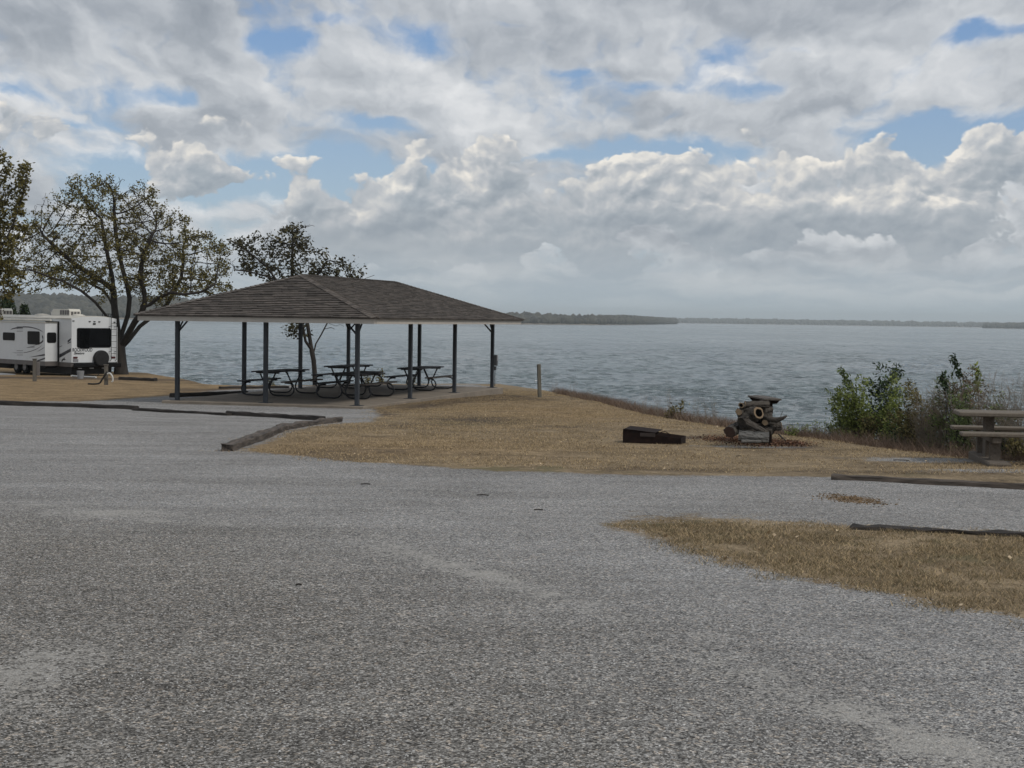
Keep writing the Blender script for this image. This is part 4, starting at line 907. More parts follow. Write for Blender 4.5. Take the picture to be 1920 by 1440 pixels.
# hook-up posts
def pedestal(label, px, py, top, box_side, rz=0.2):
    g_ = gp(px, py); Y_ = g_.y; zt_ = pt(px, top, Y_).z; z_ = tz(g_.x, g_.y); t = thing('hookup_post', label, 'utility post', (g_.x, g_.y, z_ - .05), rz, 'utility hook up posts')
    MB().box((-.075, -.07, 0), (.075, .07, zt_ - z_ + .05), bev=.012).build('post_shaft', M['pedestal'], t)
    if box_side: MB().box((.08, -.08, zt_ - z_ - .62), (.20, .1, zt_ - z_ - .05), bev=.01).build('outlet_box', M['plastic'] if False else M['rvgrey'], t)
    MB().box((-.095, -.09, zt_ - z_ + .052), (.095, .09, zt_ - z_ + .085)).build('cap', M['pedestal'], t)
    return t
pedestal('grey utility post with outlet box before the trailer door', 65, 715, 674, True)
pedestal('grey utility post with hoses before the spare wheel', 199, 721, 685, False)
def hose(label, pts, r, m):
    P = [pt(x, y, 72.5 if yy is None else yy) for x, y, yy in pts]
    for p in P: p.z = max(p.z, tz(p.x, p.y) + r)
    Q = []
    for i in range(len(P) - 1):
        a = P[max(i - 1, 0)]; b = P[i]; c = P[i + 1]; d = P[min(i + 2, len(P) - 1)]
        for k in range(5):
            t = k / 5; Q.append(.5 * ((2 * b) + (c - a) * t + (2 * a - 5 * b + 4 * c - d) * t * t + (3 * b - a - 3 * c + d) * t ** 3))
    Q.append(P[-1]); return tag(MB().tube(Q, r, 6).build('hose', M[m]), label, 'hose')
YH = gp(199, 721).y - .2
hose('pale hose looping from the utility post to the ground', [(201, 701, YH), (206, 700, YH), (210.5, 706, YH), (211.5, 713, YH), (210, 716, YH)], .035, 'hose')
hose('dark cable hanging left of the utility post', [(201, 697, YH), (197, 703, YH), (191, 712, YH), (187, 718, YH), (178, 720, YH), (165, 720, YH)], .035, 'rubber')
hose('white hose lying in the dry grass before the trailer', [(134, 711, None), (136, 714.5, 73), (141, 717.5, 72), (155, 718.5, 71.5), (180, 720, 70.5)], .045, 'hose')

# ------------------------------------------------------------------ trees by space colonisation
def grow(roots, attract, step, kill, infl, iters=90, seed=1, up=.0):
    rg = np.random.default_rng(seed); P = [np.array(p, float) for p in roots[0]]; par = list(roots[1])
    P = np.array(P); A = np.array(attract, float); par = par[:]
    near = np.full(len(A), -1); nd = np.full(len(A), 1e9)
    def upd(lo):
        D = np.sqrt(((A[:, None] - P[None, lo:]) ** 2).sum(-1)); j = D.argmin(1); d = D[np.arange(len(A)), j]; m = d < nd
        nd[m] = d[m]; near[m] = j[m] + lo
    upd(0)
    for it in range(iters):
        act = nd < infl
        if not act.any() or len(A) == 0: break
        newP = []; newpar = []
        for nidx in np.unique(near[act]):
            q = A[act & (near == nidx)] - P[nidx]; q /= np.linalg.norm(q, axis=1)[:, None] + 1e-9; d = q.sum(0) + rg.normal(0, .25, 3) + np.array([0, 0, up]); ln = np.linalg.norm(d)
            if ln < 1e-6: continue
            newP.append(P[nidx] + d / ln * step); newpar.append(int(nidx))
        if not newP: break
        lo = len(P); P = np.vstack([P, newP]); par += newpar; upd(lo)
        keep = nd > kill; A = A[keep]; nd = nd[keep]; near = near[keep]
        if len(A) == 0: break
    return P, par
def branch_mesh(P, par, tip, expo, rmin=0.0, sides=6, boost=None):
    n = len(P); kids = [[] for _ in range(n)]
    for i, p in enumerate(par):
        if p >= 0: kids[p].append(i)
    r = np.zeros(n); order = list(range(n))[::-1]
    acc = np.zeros(n)
    for i in order:
        if not kids[i]: acc[i] = tip ** expo
        r[i] = acc[i] ** (1 / expo)
        if par[i] >= 0: acc[par[i]] += acc[i]
    if boost: r = boost(P, r)
    mb = MB(); done = np.zeros(n, bool)
    starts = [i for i in range(n) if par[i] < 0]
    stack = [(s, None) for s in starts]
    while stack:
        s, fr = stack.pop(); ch = [s] if fr is None else [fr, s]; cur = s
        while kids[cur]:
            ks = sorted(kids[cur], key=lambda k: -r[k]); 
            for k in ks[1:]: stack.append((k, cur))
            cur = ks[0]; ch.append(cur)
        if len(ch) < 2: continue
        rr = [r[i] for i in ch]
        if fr is not None: rr[0] = min(rr[0], rr[1] * 1.15)
        nn = sides if rr[0] > .05 else 4 if rr[0] > .015 else 3
        mb.tube([P[i] for i in ch], rr, nn, cap=False)
    return mb, r, kids
def leaves(name, C, size, m, parent=None, aspect=.6, flat=.0, spread=0.0, lean=None, **props):
    n = len(C); C = C + rng.normal(0, 1, (n, 3)) * spread
    a = rng.normal(0, 1, (n, 3)); 
    if lean is not None: a = a * .6 + np.asarray(lean)
    a[:, 2] *= (1 - flat); a /= np.linalg.norm(a, axis=1)[:, None]
    b = np.cross(a, rng.normal(0, 1, (n, 3))); b /= np.linalg.norm(b, axis=1)[:, None]
    s = (size * rng.uniform(.6, 1.4, n))[:, None]; VV = np.stack([C - a * s * .5, C + b * s * aspect * .5 - a * s * .05, C + a * s * .5, C - b * s * aspect * .5 - a * s * .05], 1).reshape(-1, 3)
    me = mesh(name, VV, np.arange(n * 4).reshape(n, 4), m); set_rnd(me, np.repeat(rng.uniform(0, 1, n), 4)); return link(name, me, parent, **props)
def polyline_nodes(lines, step):
    """lines: list of (points, attach point index in node list or -1) -> resampled nodes and parents"""
    P = []; par = []
    for pts, att in lines:
        pts = [np.array(p, float) for p in pts]
        if att is None: prev = -1; start = 0
        else:
            d = [np.linalg.norm(p - pts[0]) for p in P]; prev = int(np.argmin(d)); start = 1
        for i in range(len(pts) - 1):
            n_ = max(1, int(np.linalg.norm(pts[i + 1] - pts[i]) / step))
            for k in range(n_):
                if i == 0 and k == 0:
                    if att is None: P.append(pts[0]); par.append(-1); prev = 0 if len(P) == 1 else len(P) - 1
                    continue
                P.append(pts[i] + (pts[i + 1] - pts[i]) * k / n_); par.append(prev); prev = len(P) - 1
        P.append(pts[-1]); par.append(prev)
    return P, par
def in_crown(n, ells, seed):
    rg = np.random.default_rng(seed); out_ = []; tot = sum(e[6] for e in ells)
    for (cx, cy, rx_, ry_, Yc, ry2, wt) in ells:                # ellipsoids: centre pixel, radii in pixels, distance, depth radius
        k = int(n * wt / tot); c_ = pt(cx, cy, Yc); q = rg.normal(0, 1, (k, 3)); q /= np.linalg.norm(q, axis=1)[:, None]; q *= rg.uniform(.25, 1, (k, 1)) ** .45
        sc = Yc / F; out_.append(np.c_[c_.x + q[:, 0] * rx_ * sc, c_.y + q[:, 1] * ry2, c_.z + q[:, 2] * ry_ * sc])
    return np.vstack(out_)
def make_tree(label, base, lines, ells, nattr, step, kill, infl, tip, expo, leafn, leafs, lm, seed, boost=None, spread=.12, minr=0.02, name='tree', bark='bark', sparse=.0, per=None):
    t = thing(name, label, 'tree', base)
    P, par = polyline_nodes(lines, step); A = in_crown(nattr, ells, seed); P, par = grow((P, par), A, step, kill, infl, 110, seed)
    mb, r, kids = branch_mesh(P, par, tip, expo, boost=boost)
    mb.v = [(v[0] - base[0], v[1] - base[1], v[2] - base[2]) for v in mb.v]; mb.build('trunk', M[bark], t, smooth=True)
    cand = np.array([i for i in range(len(P)) if r[i] < minr]); rg = np.random.default_rng(seed + 5)
    cl = vnoise(P[cand][:, 0] + P[cand][:, 2] * .7, P[cand][:, 1] + P[cand][:, 2], .9, seed); cand = cand[cl > sparse]
    pick = cand[rg.integers(0, len(cand), leafn)]; C = P[pick] + (P[np.array(par)[pick]] - P[pick]) * rg.uniform(0, 1, (leafn, 1)) - np.array(base)
    o = leaves('foliage', C, leafs, M[lm], t, .6, .3, spread); return t

# big tree beside the trailer
YB = 80.5
tb0 = pt(228, 706, YB); zB = tz(tb0.x, tb0.y); base = (tb0.x, tb0.y, zB)
def T(px, py, dy=0): return pt(px, py, YB + dy)
root = T(227, 712); root.z = zB - .3
lines = [([root, T(227, 700), T(226, 675), T(224, 650), T(221, 630), T(217, 600), T(214, 570, .3), T(213, 545, .5), T(211, 520, .6), T(204, 490, .8), T(196, 450, 1.0), T(190, 410, 1)], None),
         ([T(222, 632), T(208, 605, -.6), T(196, 588, -1.0), T(178, 566, -1.6), T(152, 545, -2.2), T(120, 528, -2.6), T(90, 518, -2.8), T(55, 505, -3)], 1),
         ([T(224, 640), T(232, 615, .2), T(240, 590, .4), T(243, 560, .7), T(238, 535, 1), T(230, 505, 1.3), T(222, 470, 1.4), T(216, 430, 1.4), T(214, 390, 1.2)], 1),
         ([T(226, 650), T(238, 630, -.3), T(252, 605, -.7), T(266, 585, -1), T(272, 565, -1.2), T(270, 545, -1.4), T(262, 520, -1.6), T(268, 480, -1.8), T(285, 440, -1.8)], 1),
         ([T(226, 655), T(240, 640, .3), T(262, 612, .8), T(290, 590, 1.3), T(312, 572, 1.7), T(326, 548, 2), T(340, 520, 2.2), T(345, 480, 2.2)], 1),
         ([T(272, 578, -1.1), T(295, 560, -1.4), T(320, 548, -1.8), T(345, 552, -2), T(375, 548, -2.1), T(400, 535, -2.2)], 1),
         ([T(213, 545, .5), T(195, 530, .2), T(170, 515, -.3), T(140, 495, -1), T(110, 470, -1.5), T(80, 440, -1.8)], 1),
         ([T(216, 585, .1), T(205, 560, 1.2), T(195, 545, 2), T(175, 535, 2.6), T(150, 520, 3)], 1)]
ell = [(215, 400, 95, 68, YB, 3.2, 1.5), (130, 420, 75, 75, YB, 2.8, 1.1), (80, 470, 60, 65, YB, 2.4, .9), (300, 440, 75, 60, YB, 2.6, 1.0), (368, 490, 70, 66, YB, 2.4, 1.3), (410, 545, 34, 22, YB, 1.6, .35), (300, 535, 70, 30, YB, 2.4, .5), (120, 520, 70, 26, YB, 2.4, .5), (230, 490, 150, 60, YB, 3.4, 1.6), (60, 520, 55, 35, YB, 2, .4), (390, 530, 45, 30, YB, 1.8, .5), (270, 365, 30, 28, YB, 1.2, .15), (160, 350, 40, 25, YB, 1.5, .3), (205, 340, 30, 16, YB, 1, .2)]
def boostB(P, r): 
    r = r.copy(); h = P[:, 2] - zB; m = h < 1.2; r[m] *= 1 + .35 * ((1.2 - h[m]) / 1.2) ** 2; return r
make_tree('large spreading oak with thin olive leaves right behind the trailer', base, lines, ell, 7000, .25, .34, 2.2, .0105, 2.02, 25000, .125, 'leaf_oak', 3, boostB, .10, .022, 'oak_tree', sparse=.33)
# dark tree at the left edge
YL = 66
def TL_(px, py, dy=0): return pt(px, py, YL + dy)

b0 = TL_(-52, 720); zL = tz(b0.x, b0.y); base = (b0.x, b0.y, zL); r0 = TL_(-52, 730); r0.z = zL - .3
lines = [([r0, TL_(-50, 680), TL_(-46, 630), TL_(-40, 580), TL_(-30, 520), TL_(-20, 460), TL_(-10, 400), TL_(0, 350)], None),
         ([TL_(-44, 610), TL_(-25, 570, 1), TL_(-8, 540, 1), TL_(5, 500, 1)], 1), ([TL_(-30, 520), TL_(0, 470, -1), TL_(25, 420, -1), TL_(45, 360, -1), TL_(52, 315, -1)], 1), ([TL_(-46, 640), TL_(-80, 560, 1), TL_(-110, 470, 1)], 1)]
ell = [(-40, 430, 75, 110, YL, 2.2, 1.6), (20, 420, 40, 70, YL, 1.3, .8), (35, 330, 22, 36, YL, .8, .25), (5, 520, 45, 45, YL, 1.4, .7), (5, 305, 16, 30, YL, .7, .12), (-90, 470, 60, 90, YL, 2, .8), (-5, 580, 18, 26, YL, .7, .15)]
make_tree('tall dense tree with dark leaves cut off by the left edge', base, lines, ell, 2200, .28, .40, 2.0, .012, 2.3, 12500, .15, 'leaf_oak', 11, None, .12, .024, 'oak_tree', sparse=.25)
# thin tree behind the shelter
YM = 61.5
def TM(px, py, dy=0): return pt(px, py, YM + dy)
b0 = TM(591, 722); zM = tz(b0.x, b0.y); base = (b0.x, b0.y, zM); r0 = TM(591, 725); r0.z = zM - .3
lines = [([r0, TM(590, 700), TM(588, 675), TM(584, 655), TM(581, 635), TM(576, 605), TM(566, 575), TM(553, 545), TM(548, 515), TM(548, 480, .2), TM(549, 448, .3)], None),
         ([TM(584, 656), TM(573, 640, -.3), TM(568, 615, -.4), TM(560, 590, -.6), TM(540, 560, -.8), TM(518, 525, -1), TM(500, 500, -1.1), TM(478, 482, -1.2), TM(455, 465, -1.3), TM(435, 452, -1.3)], 1),
         ([TM(587, 668), TM(592, 645, .2), TM(602, 628, .3), TM(614, 605, .4), TM(625, 580, .6), TM(640, 555, .8), TM(655, 520, 1), TM(660, 500, 1.2)], 1),
         ([TM(640, 555, .8), TM(665, 535, 1), TM(685, 522, 1.2), TM(702, 516, 1.3)], 1), ([TM(556, 553), TM(580, 530, -.4), TM(600, 510, -.5), TM(612, 490, -.5)], 1), ([TM(518, 525, -1), TM(490, 515, -1.1), TM(460, 508, -1.2), TM(440, 506, -1.2)], 1)]
ell = [(500, 470, 62, 36, YM, 1.6, 1.0), (545, 450, 45, 36, YM, 1.4, .9), (590, 490, 50, 30, YM, 1.3, .8), (450, 500, 26, 26, YM, .9, .3), (655, 505, 30, 22, YM, .9, .35), (575, 425, 24, 14, YM, .6, .15), (545, 622, 22, 14, YM, .8, .10), (625, 612, 24, 12, YM, .8, .10), (560, 520, 80, 28, YM, 1.4, .5)]
make_tree('thin dark forked tree seen through the shelter, crown above its roof', base, lines, ell, 1700, .20, .30, 1.6, 0.0095, 2.1, 4600, .13, 'leaf_dark', 21, None, .11, .018, 'lakeside_tree', sparse=.36)
# cedar tips behind the trailer roof
for lb, px, top, yy, rad in (('small dark cedar tip behind the trailer roof unit', 46, 573, 96, .75), ('dark cedar behind the trailer at the left edge', 12, 556, 94, 1.1)):
    tp = pt(px, top, yy); z_ = tz(tp.x, tp.y); t = thing('cedar_tree', lb, 'cedar', (tp.x, tp.y, z_)); H = tp.z - z_
    MB().tube([(0, 0, -.2), (0, 0, H * .95)], [.12, .02], 6).build('trunk', M['bark'], t)
    h = rng.uniform(.25, 1, 2600); rr_ = rad * (1 - h) ** .6 * 1.3 + .12; an = rng.uniform(0, 6.28, 2600); q = rng.uniform(.3, 1, 2600)
    leaves('foliage', np.c_[np.cos(an) * rr_ * q, np.sin(an) * rr_ * q, h * H + rng.normal(0, .1, 2600)], .2, M['leaf_deep'], t, .4)

# ------------------------------------------------------------------ bushes on the bank
def shrub(label, px, bpy_, top, halfw, Yd, m, nleaf, lsize, nstem, lean=0.0, cat='bush', low=.15, kind='leafy', name='lakeside_shrub', seed=1, dens=.5, group=None):
    rg = np.random.default_rng(seed); b = pt(px, bpy_, Yd); z_ = tz(b.x, b.y); tp = pt(px, top, Yd); H = tp.z - z_; hw = halfw * Yd / F
    t = thing(name, label, cat, (b.x, b.y, z_), 0, group); mb = MB(); C = []
    for i in range(nstem):
        x0_ = rg.normal(0, hw * .25); y0_ = rg.normal(0, hw * .25); h = H * rg.uniform(.55, 1.0) * (1 if i else 1 / 1.0); dx = rg.uniform(-1, 1) * hw * .8 + lean * H; dy = rg.uniform(-1, 1) * hw * .6
        pts = []; k = 7; wob = rg.normal(0, .03 * H, (k + 1, 2)); wob[0] = 0
        for j in range(k + 1):
            s = j / k; pts.append((x0_ + dx * s ** 1.4 + wob[j, 0] * s, y0_ + dy * s ** 1.3 + wob[j, 1] * s, -.15 + (h + .15) * s))
        r_ = (.011 if kind == 'leafy' else .0045) * (.7 + .6 * rg.random()); mb.tube(pts, [r_ * (1 - .8 * j / k) for j in range(k + 1)], 4, cap=False)
        pts = np.array(pts)
        nb = 9 if kind == 'leafy' else 6
        for q in range(nb):
            s = rg.uniform(low, 1); j = min(int(s * k), k - 1); p = pts[j] + (pts[j + 1] - pts[j]) * (s * k - j)
            L_ = (H * .22 if kind == 'leafy' else H * .2) * rg.uniform(.5, 1.2) * (1.15 - s * .6); an = rg.uniform(0, 6.28); dz = rg.uniform(.15, .9)
            e_ = p + np.array([math.cos(an) * L_ + lean * L_ * 1.2, math.sin(an) * L_, dz * L_]); m_ = (p + e_) / 2 + rg.normal(0, .02, 3)
            mb.tube([p, m_, e_], [r_ * .45, r_ * .35, r_ * .15], 3, cap=False)
            if nleaf:
                c_ = max(1, int(nleaf / (nstem * nb))); u_ = rg.uniform(.25, 1.1, (c_, 1)); C.append(p + (e_ - p) * u_ + rg.normal(0, lsize * .75, (c_, 3)))
    mb.build('stem', M['stem'] if kind != 'leafy' else M['bark'], t, smooth=True)
    if nleaf: leaves('foliage', np.vstack(C), lsize, M[m], t, .38, .2, .01, lean=(lean * 1.5 - .25, 0, .55))
    return t
def yb(px, py): return gp(px, py).y
shr = [('pale green bush leaning left, first on the left of the bank', 1592, 822, 732, 21, 'leaf_green', 950, .062, 5, -.10),
       ('tall yellow green bush beside the darkest bush', 1618, 826, 694, 18, 'leaf_green', 1900, .062, 7, -.10),
       ('darkest green bush with ragged twin tips', 1655, 822, 682, 17, 'leaf_deep', 2100, .072, 6, .02),
       ('bright green bush right of the darkest one', 1692, 828, 704, 18, 'leaf_green', 1300, .06, 6, -.12),
       ('broad olive bush in the middle of the bank growth', 1722, 838, 722, 30, 'leaf_olive', 1900, .056, 9, -.08),
       ('feathery yellow green bush before the brown seed heads', 1752, 842, 742, 30, 'leaf_olive', 1700, .048, 10, -.12),
       ('dark low bush between the olive bush and the dark one', 1700, 832, 760, 26, 'leaf_deep', 1200, .06, 6, 0),
       ('blue green bush left of the concrete table', 1782, 846, 702, 26, 'leaf_blue', 1300, .054, 7, -.06),
       ('tallest bush above the table top with a brown head', 1816, 850, 690, 32, 'leaf_brown', 2600, .046, 12, -.03),
       ('green bush behind the left of the table top', 1800, 850, 728, 26, 'leaf_blue', 1300, .055, 7, .02),
       ('green bush behind the pedestal of the table', 1868, 856, 742, 28, 'leaf_blue', 1700, .055, 8, .03),
       ('low dark bush under the table top by the pedestal', 1880, 862, 808, 24, 'leaf_deep', 1100, .05, 7, 0),
       ('small green plant at the right end behind the seats', 1915, 862, 815, 24, 'leaf_olive', 900, .05, 7, 0),
       ('small blue green weed left of the pale bush', 1567, 820, 782, 17, 'leaf_blue', 500, .045, 5, -.1),
       ('small round green plant between logs and bushes', 1522, 816, 788, 20, 'leaf_green', 420, .048, 6, -.05),
       ('little leafy weed just right of the log heap', 1488, 820, 796, 14, 'leaf_green', 200, .05, 4, 0),
       ('olive bush low at the foot of the tall yellow green bush', 1640, 828, 770, 24, 'leaf_olive', 900, .05, 7, 0),
       ('reddish brown low bush at the foot of the pale green one', 1612, 826, 778, 16, 'leaf_brown', 500, .05, 5, 0)]
for i, (lb, px, py, top, hw, lm, nl, ls, ns, ln) in enumerate(shr):
    shrub(lb, px, py, top, hw, yb(px, py) + .55 + .35 * (i % 3), lm, int(nl * 1.4), ls * 1.08, ns + 2, ln, seed=40 + i, low=.28 if i < 4 else .12)
# single wind blown sprays standing above the bushes
for i, (lb, bx, tx, ty, lm) in enumerate([('bent spray of green leaves high above the brown bush', 1812, 1786, 666, 'leaf_deep'), ('thin blue green spray leaning out left of the tall bush', 1606, 1577, 692, 'leaf_blue'),
                                          ('lone tuft of green leaves left of the brown bush', 1775, 1768, 698, 'leaf_deep'), ('short tuft at the top right of the brown bush', 1835, 1830, 688, 'leaf_green')]):
    by_ = 826 if bx < 1700 else 850; Yd = yb(bx, by_) + 1.1; b = pt(bx, by_, Yd); z_ = tz(b.x, b.y); e_ = pt(tx, ty, Yd); t = thing('leafy_spray', lb, 'branch', (b.x, b.y, z_)); e_ = Vector((e_.x - b.x, 0, e_.z - z_))
    MB().tube([(0, 0, -.1), (e_.x * .12, 0, e_.z * .4), (e_.x * .4, 0, e_.z * .75), (e_.x, 0, e_.z)], [.008, .007, .005, .002], 4, cap=False).build('stem', M['bark'], t, smooth=True)
    s = rng.uniform(.80, 1, (130, 1)); C = np.array([e_.x * .4, 0, e_.z * .75]) + (np.array(e_) - np.array([e_.x * .4, 0, e_.z * .75])) * (s - .75) * 4
    leaves('foliage', C + rng.normal(0, .035, (130, 3)), .075, M[lm], t, .4, 0, 0, lean=(-.4, 0, .3))
# bare reeds and dead stalks
reeds = [(1890, 860, 690, 34, 'bare grey reeds rising behind the right end of the table'), (1845, 856, 690, 24, 'bare thin stalks around the brown bush'), (1765, 846, 700, 26, 'bare grey twigs left of the tall brown bush'), (1735, 842, 712, 26, 'pale dry twigs on top of the olive bush'),
         (1915, 862, 700, 26, 'bare grey reeds at the very right edge'), (1800, 850, 705, 26, 'thin arching bare stems behind the left of the table')]
for i, (px, py, top, hw, lb) in enumerate(reeds):
    shrub(lb, px, py, top, hw, yb(px, py) + .9, None, 0, .05, 60, -.04, 'reeds', .35, 'bare', 'bare_reeds', 80 + i)
WL = ['wispy dead weed on the bank, second one right of the wooden post', 'wispy dead weed on the bank halfway between the post and the fire box', 'wispy dead weed right behind the two pale green milkweeds, left one',
      'wispy dead weed between the milkweeds and the log heap, left of two', 'tallest wispy dead weed just left of the log heap', 'wispy dead weed on the bank nearest to the wooden post',
      'wispy dead weed straight above the left end of the fire box', 'wispy dead weed right of the second pale green milkweed', 'wispy dead weed on the bank, third one right of the wooden post']
for i, (px, py, top) in enumerate([(1075, 752, 712), (1210, 778, 735), (1258, 785, 720), (1322, 798, 742), (1340, 800, 736), (1045, 742, 705), (1232, 782, 738), (1306, 795, 745), (1108, 757, 722)]):
    shrub(WL[i], px, py, top, 11, yb(px, py) + .5, None, 0, .05, 7, -.05, 'weed', .3, 'bare', 'dead_weed', 100 + i, group='wispy dead weeds along the bank')
for i, (px, top) in enumerate([(1258, 757), (1276, 755)]):
    shrub(('pale green milkweed on the bank, farther from the logs', 'pale green milkweed on the bank, nearer the logs')[i], px, 787, top, 8, yb(px, 785) + .45, 'leaf_olive', 130, .085, 3, 0, 'weed', .2, 'leafy', 'milkweed', 120 + i)
for i, (px, top) in enumerate([(506, 706), (690, 700), (712, 696), (770, 706)]):
    shrub(('small pale weed behind the left table', 'small weed right of the thin tree', 'taller brownish weed between the tables', 'small weed behind the long side of the shelter')[i], px, 722, top, 8, 62 + i * .3, 'leaf_olive', 160, .11, 4, 0, 'weed', .2, 'leafy', 'shore_weed', 130 + i)

# ------------------------------------------------------------------ grass, weeds, loose stones, fallen leaves
def blades(name, P, h, wdt, m, lean=.6, **props):
    n = len(P); z = terrain_z(P); an = rng.uniform(0, 2 * math.pi, n); H = h * rng.uniform(.4, 1.3, n); d = np.c_[np.cos(an), np.sin(an)] * (H * lean * rng.uniform(.2, 1.6, n))[:, None]
    pa = rng.uniform(0, 2 * math.pi, n); w2 = np.c_[np.cos(pa), np.sin(pa)] * wdt
    V0 = np.c_[P - w2, z - .003]; V1 = np.c_[P + w2, z - .003]; V2 = np.c_[P + d, z + H]
    VV = np.stack([V0, V1, V2], 1).reshape(-1, 3); me = mesh(name, VV, np.arange(n * 3).reshape(n, 3), M[m]); set_rnd(me, np.repeat(rng.uniform(0, 1, n), 3)); return link(name, me, **props)
def scatter(n, x0_, x1_, y0_, y1_, keep):
    P = np.c_[rng.uniform(x0_, x1_, n), rng.uniform(y0_, y1_, n)]; return P[keep(P)]
def inview(P, m_=60): return np.abs(P[:, 0]) < (960 + m_) / F * P[:, 1]
k1 = scatter(230000, .5, 7.0, 8, 15.5, lambda P: inview(P) & (sd_poly(P, isle_poly) + (vnoise(P[:, 0], P[:, 1], 3, 7) - .5) * .55 > rng.uniform(-.22, .16, len(P))) & (vnoise(P[:, 0], P[:, 1], 5, 8) * .6 + vnoise(P[:, 0], P[:, 1], 1.6, 18) * .5 > rng.uniform(.25, .75, len(P))))
blades('dry_grass', k1[::2], .030, .0026, 'straw', 1.5, kind='stuff', label='dry tan grass blades on the near right patch')
blades('faded_grass', k1[1::2], .026, .0026, 'turf', 1.4, kind='stuff', label='dull green brown blades among the dry grass of the near right patch')
kk = scatter(520000, -9, 9, 19, 60, lambda P: inview(P) & (sd_poly(P, main_poly) + (vnoise(P[:, 0], P[:, 1], 2, 17) - .5) * .9 > rng.uniform(-.45, .4, len(P))) & (edge_sd(P) < .3) & (vnoise(P[:, 0], P[:, 1], 2, 9) * .55 + vnoise(P[:, 0], P[:, 1], .6, 19) * .6 > rng.uniform(.25, .85, len(P))))
blades('mown_grass', kk, .024, .005, 'straw', 1.2, kind='stuff', label='short dry mown grass between gravel and bank')
kw = scatter(900000, -8, 9, 17, 64, lambda P: inview(P, 100) & (np.abs(edge_sd(P) - .25 - .35 * vnoise(P[:, 0], P[:, 1], .9, 3)) < .45 * rng.uniform(0, 1, len(P))) & (P[:, 1] < 58))
blades('bank_weeds', kw[:46000], .25, .0045, 'weed', .9, kind='stuff', label='matted brown weeds along the bank edge')
kw = scatter(400000, 4.5, 9, 17, 30, lambda P: inview(P, 100) & (np.abs(edge_sd(P) - .35) < .6 * rng.uniform(0, 1, len(P))))
blades('bank_grass', kw[:14000], .11, .0035, 'weed', 1.0, kind='stuff', label='brown undergrowth at the foot of the bushes')
kl = scatter(2600, -8, 9, 8, 45, lambda P: inview(P) & (terrain_z(P) > -1) & ((sd_poly(P, main_poly) > 0) | (sd_poly(P, isle_poly) > 0)) & (rng.uniform(0, 1, len(P)) < np.clip(16 / P[:, 1], 0, 1)))
leaves('fallen_leaves', np.c_[kl, terrain_z(kl) + .018], .036, M['paleleaf'], None, .7, .7, kind='stuff', label='pale curled leaves fallen on the dry grass')
def near(px, py, r_, n): c_ = gp(px, py); return np.c_[c_.x + rng.normal(0, r_, n), c_.y + rng.normal(0, r_ * 1.3, n)]
q = np.vstack([near(1385, 825, .22, 1500), near(1465, 832, .22, 1300), near(1420, 832, .3, 700), near(1350, 822, .3, 400)])
leaves('bark_litter', np.c_[q, terrain_z(q) + rng.uniform(.0, .05, len(q))], .038, M['litter'], None, .55, .4, kind='stuff', label='reddish bark chips and dead leaves round the log heap')
q = np.vstack([near(1600, 938, .16, 500), near(1570, 932, .1, 120), near(1640, 945, .1, 120)]); leaves('orange_leaves', np.c_[q, terrain_z(q) + .006], .022, leafmat('orange_leaf', (.09, .062, .032), (.20, .135, .072)), None, .5, .8, kind='stuff', label='orange brown leaf scraps on the gravel before the timber')
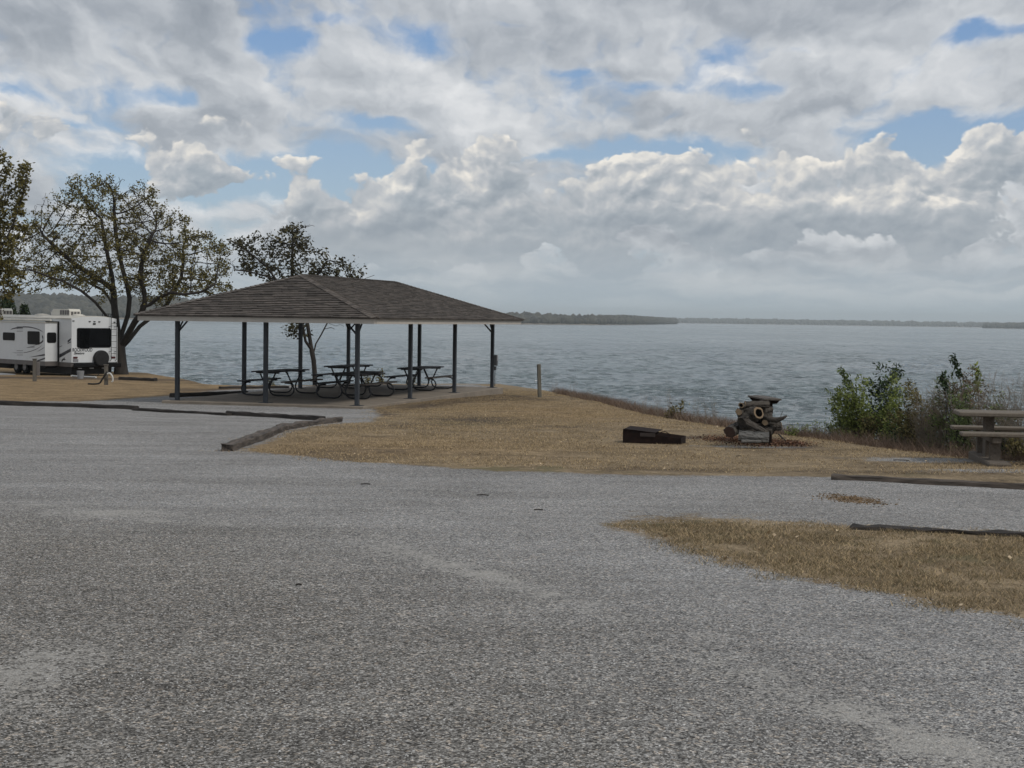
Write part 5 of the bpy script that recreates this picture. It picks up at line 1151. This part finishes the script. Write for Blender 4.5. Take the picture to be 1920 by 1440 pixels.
# loose stones of the gravel, biggest near the camera
def stones(name, P, s0, s1, mm='stone', **props):
    v0 = np.array([(-1, -.8, 0), (.9, -1, .1), (1, .8, 0), (-.8, 1, .05), (-.6, -.5, .75), (.6, -.6, .8), (.5, .6, .7), (-.5, .55, .85)]) * .5
    f0 = np.array([(4, 5, 6, 7), (0, 1, 5, 4), (1, 2, 6, 5), (2, 3, 7, 6), (3, 0, 4, 7)]); n = len(P); z = terrain_z(P); s = rng.uniform(s0, s1, n) * rng.choice([.7, 1, 1, 1.4], n)
    an = rng.uniform(0, 6.28, n); c_, s_ = np.cos(an), np.sin(an); vv = v0[None] * (1 + rng.uniform(-.3, .3, (n, 8, 3))) * s[:, None, None]; vv[:, :, 2] *= .8
    x = vv[:, :, 0] * c_[:, None] - vv[:, :, 1] * s_[:, None] + P[:, None, 0]; y = vv[:, :, 0] * s_[:, None] + vv[:, :, 1] * c_[:, None] + P[:, None, 1]; zz = vv[:, :, 2] + z[:, None] - .15 * s[:, None]
    me = mesh(name, np.stack([x, y, zz], -1).reshape(-1, 3), (f0[None] + (np.arange(n) * 8)[:, None, None]).reshape(-1, 4), M[mm]); set_rnd(me, np.repeat(rng.beta(2.2, 2.6, n), 8)); return link(name, me, **props)
g = scatter(330000, -8, 8, 4.8, 19, lambda P: inview(P) & (sd_poly(P, isle_poly) < .12) & (rng.uniform(0, 1, len(P)) < np.clip(9.5 / P[:, 1], 0, 1) ** 1.5) & ((P[:, 1] < 17)))
stones('loose_gravel', g[:80000], .004, .0095, kind='stuff', label='crushed grey stone strewn over the parking area')
st_ = MB()
for px, py, L_, an, lb in ((560, 1104, .035, .3, 'tiny dark scrap on the dark gravel in the left middle'), (905, 930, .12, -.1, 'thin twig on the gravel below the mown grass edge'), (685, 910, .10, .1, 'small dark twig on the gravel right of the old split timber'),
                     (1690, 863, .22, -.2, 'dark stick on the bare ground left of the concrete table'), (1010, 958, .08, 0, 'short twig on the gravel left of the near grass patch'), (1385, 855, .1, .6, 'curled dark twig in the grass right of the fire box')):
    p = gp(px, py); z_ = tz(p.x, p.y) + .012; st_ = MB().tube([(p.x - math.cos(an) * L_ / 2, p.y - math.sin(an) * L_ / 2, z_), (p.x, p.y + .01, z_ + .003), (p.x + math.cos(an) * L_ / 2, p.y + math.sin(an) * L_ / 2, z_)], .006, 5)
    tag(st_.build('fallen_twig', M['bark']), lb, 'twig')

# ------------------------------------------------------------------ air
hb = MB().box((-26000, -1200, LAKE - 3), (26000, 11500, 75)).build('haze', None, kind='stuff', label='thin blue grey air over the lake')
hm = bpy.data.materials.new('haze'); hm.use_nodes = True; hn = NT(hm.node_tree)
for n_ in list(hn.n): hn.n.remove(n_)
pv = hn.new('ShaderNodeVolumePrincipled', {'Color': (.90, .98, 1.0), 'Density': 1.25e-4, 'Anisotropy': .2}); mo = hn.new('ShaderNodeOutputMaterial'); hn.l.new(pv.outputs[0], mo.inputs['Volume']); hb.data.materials.append(hm)
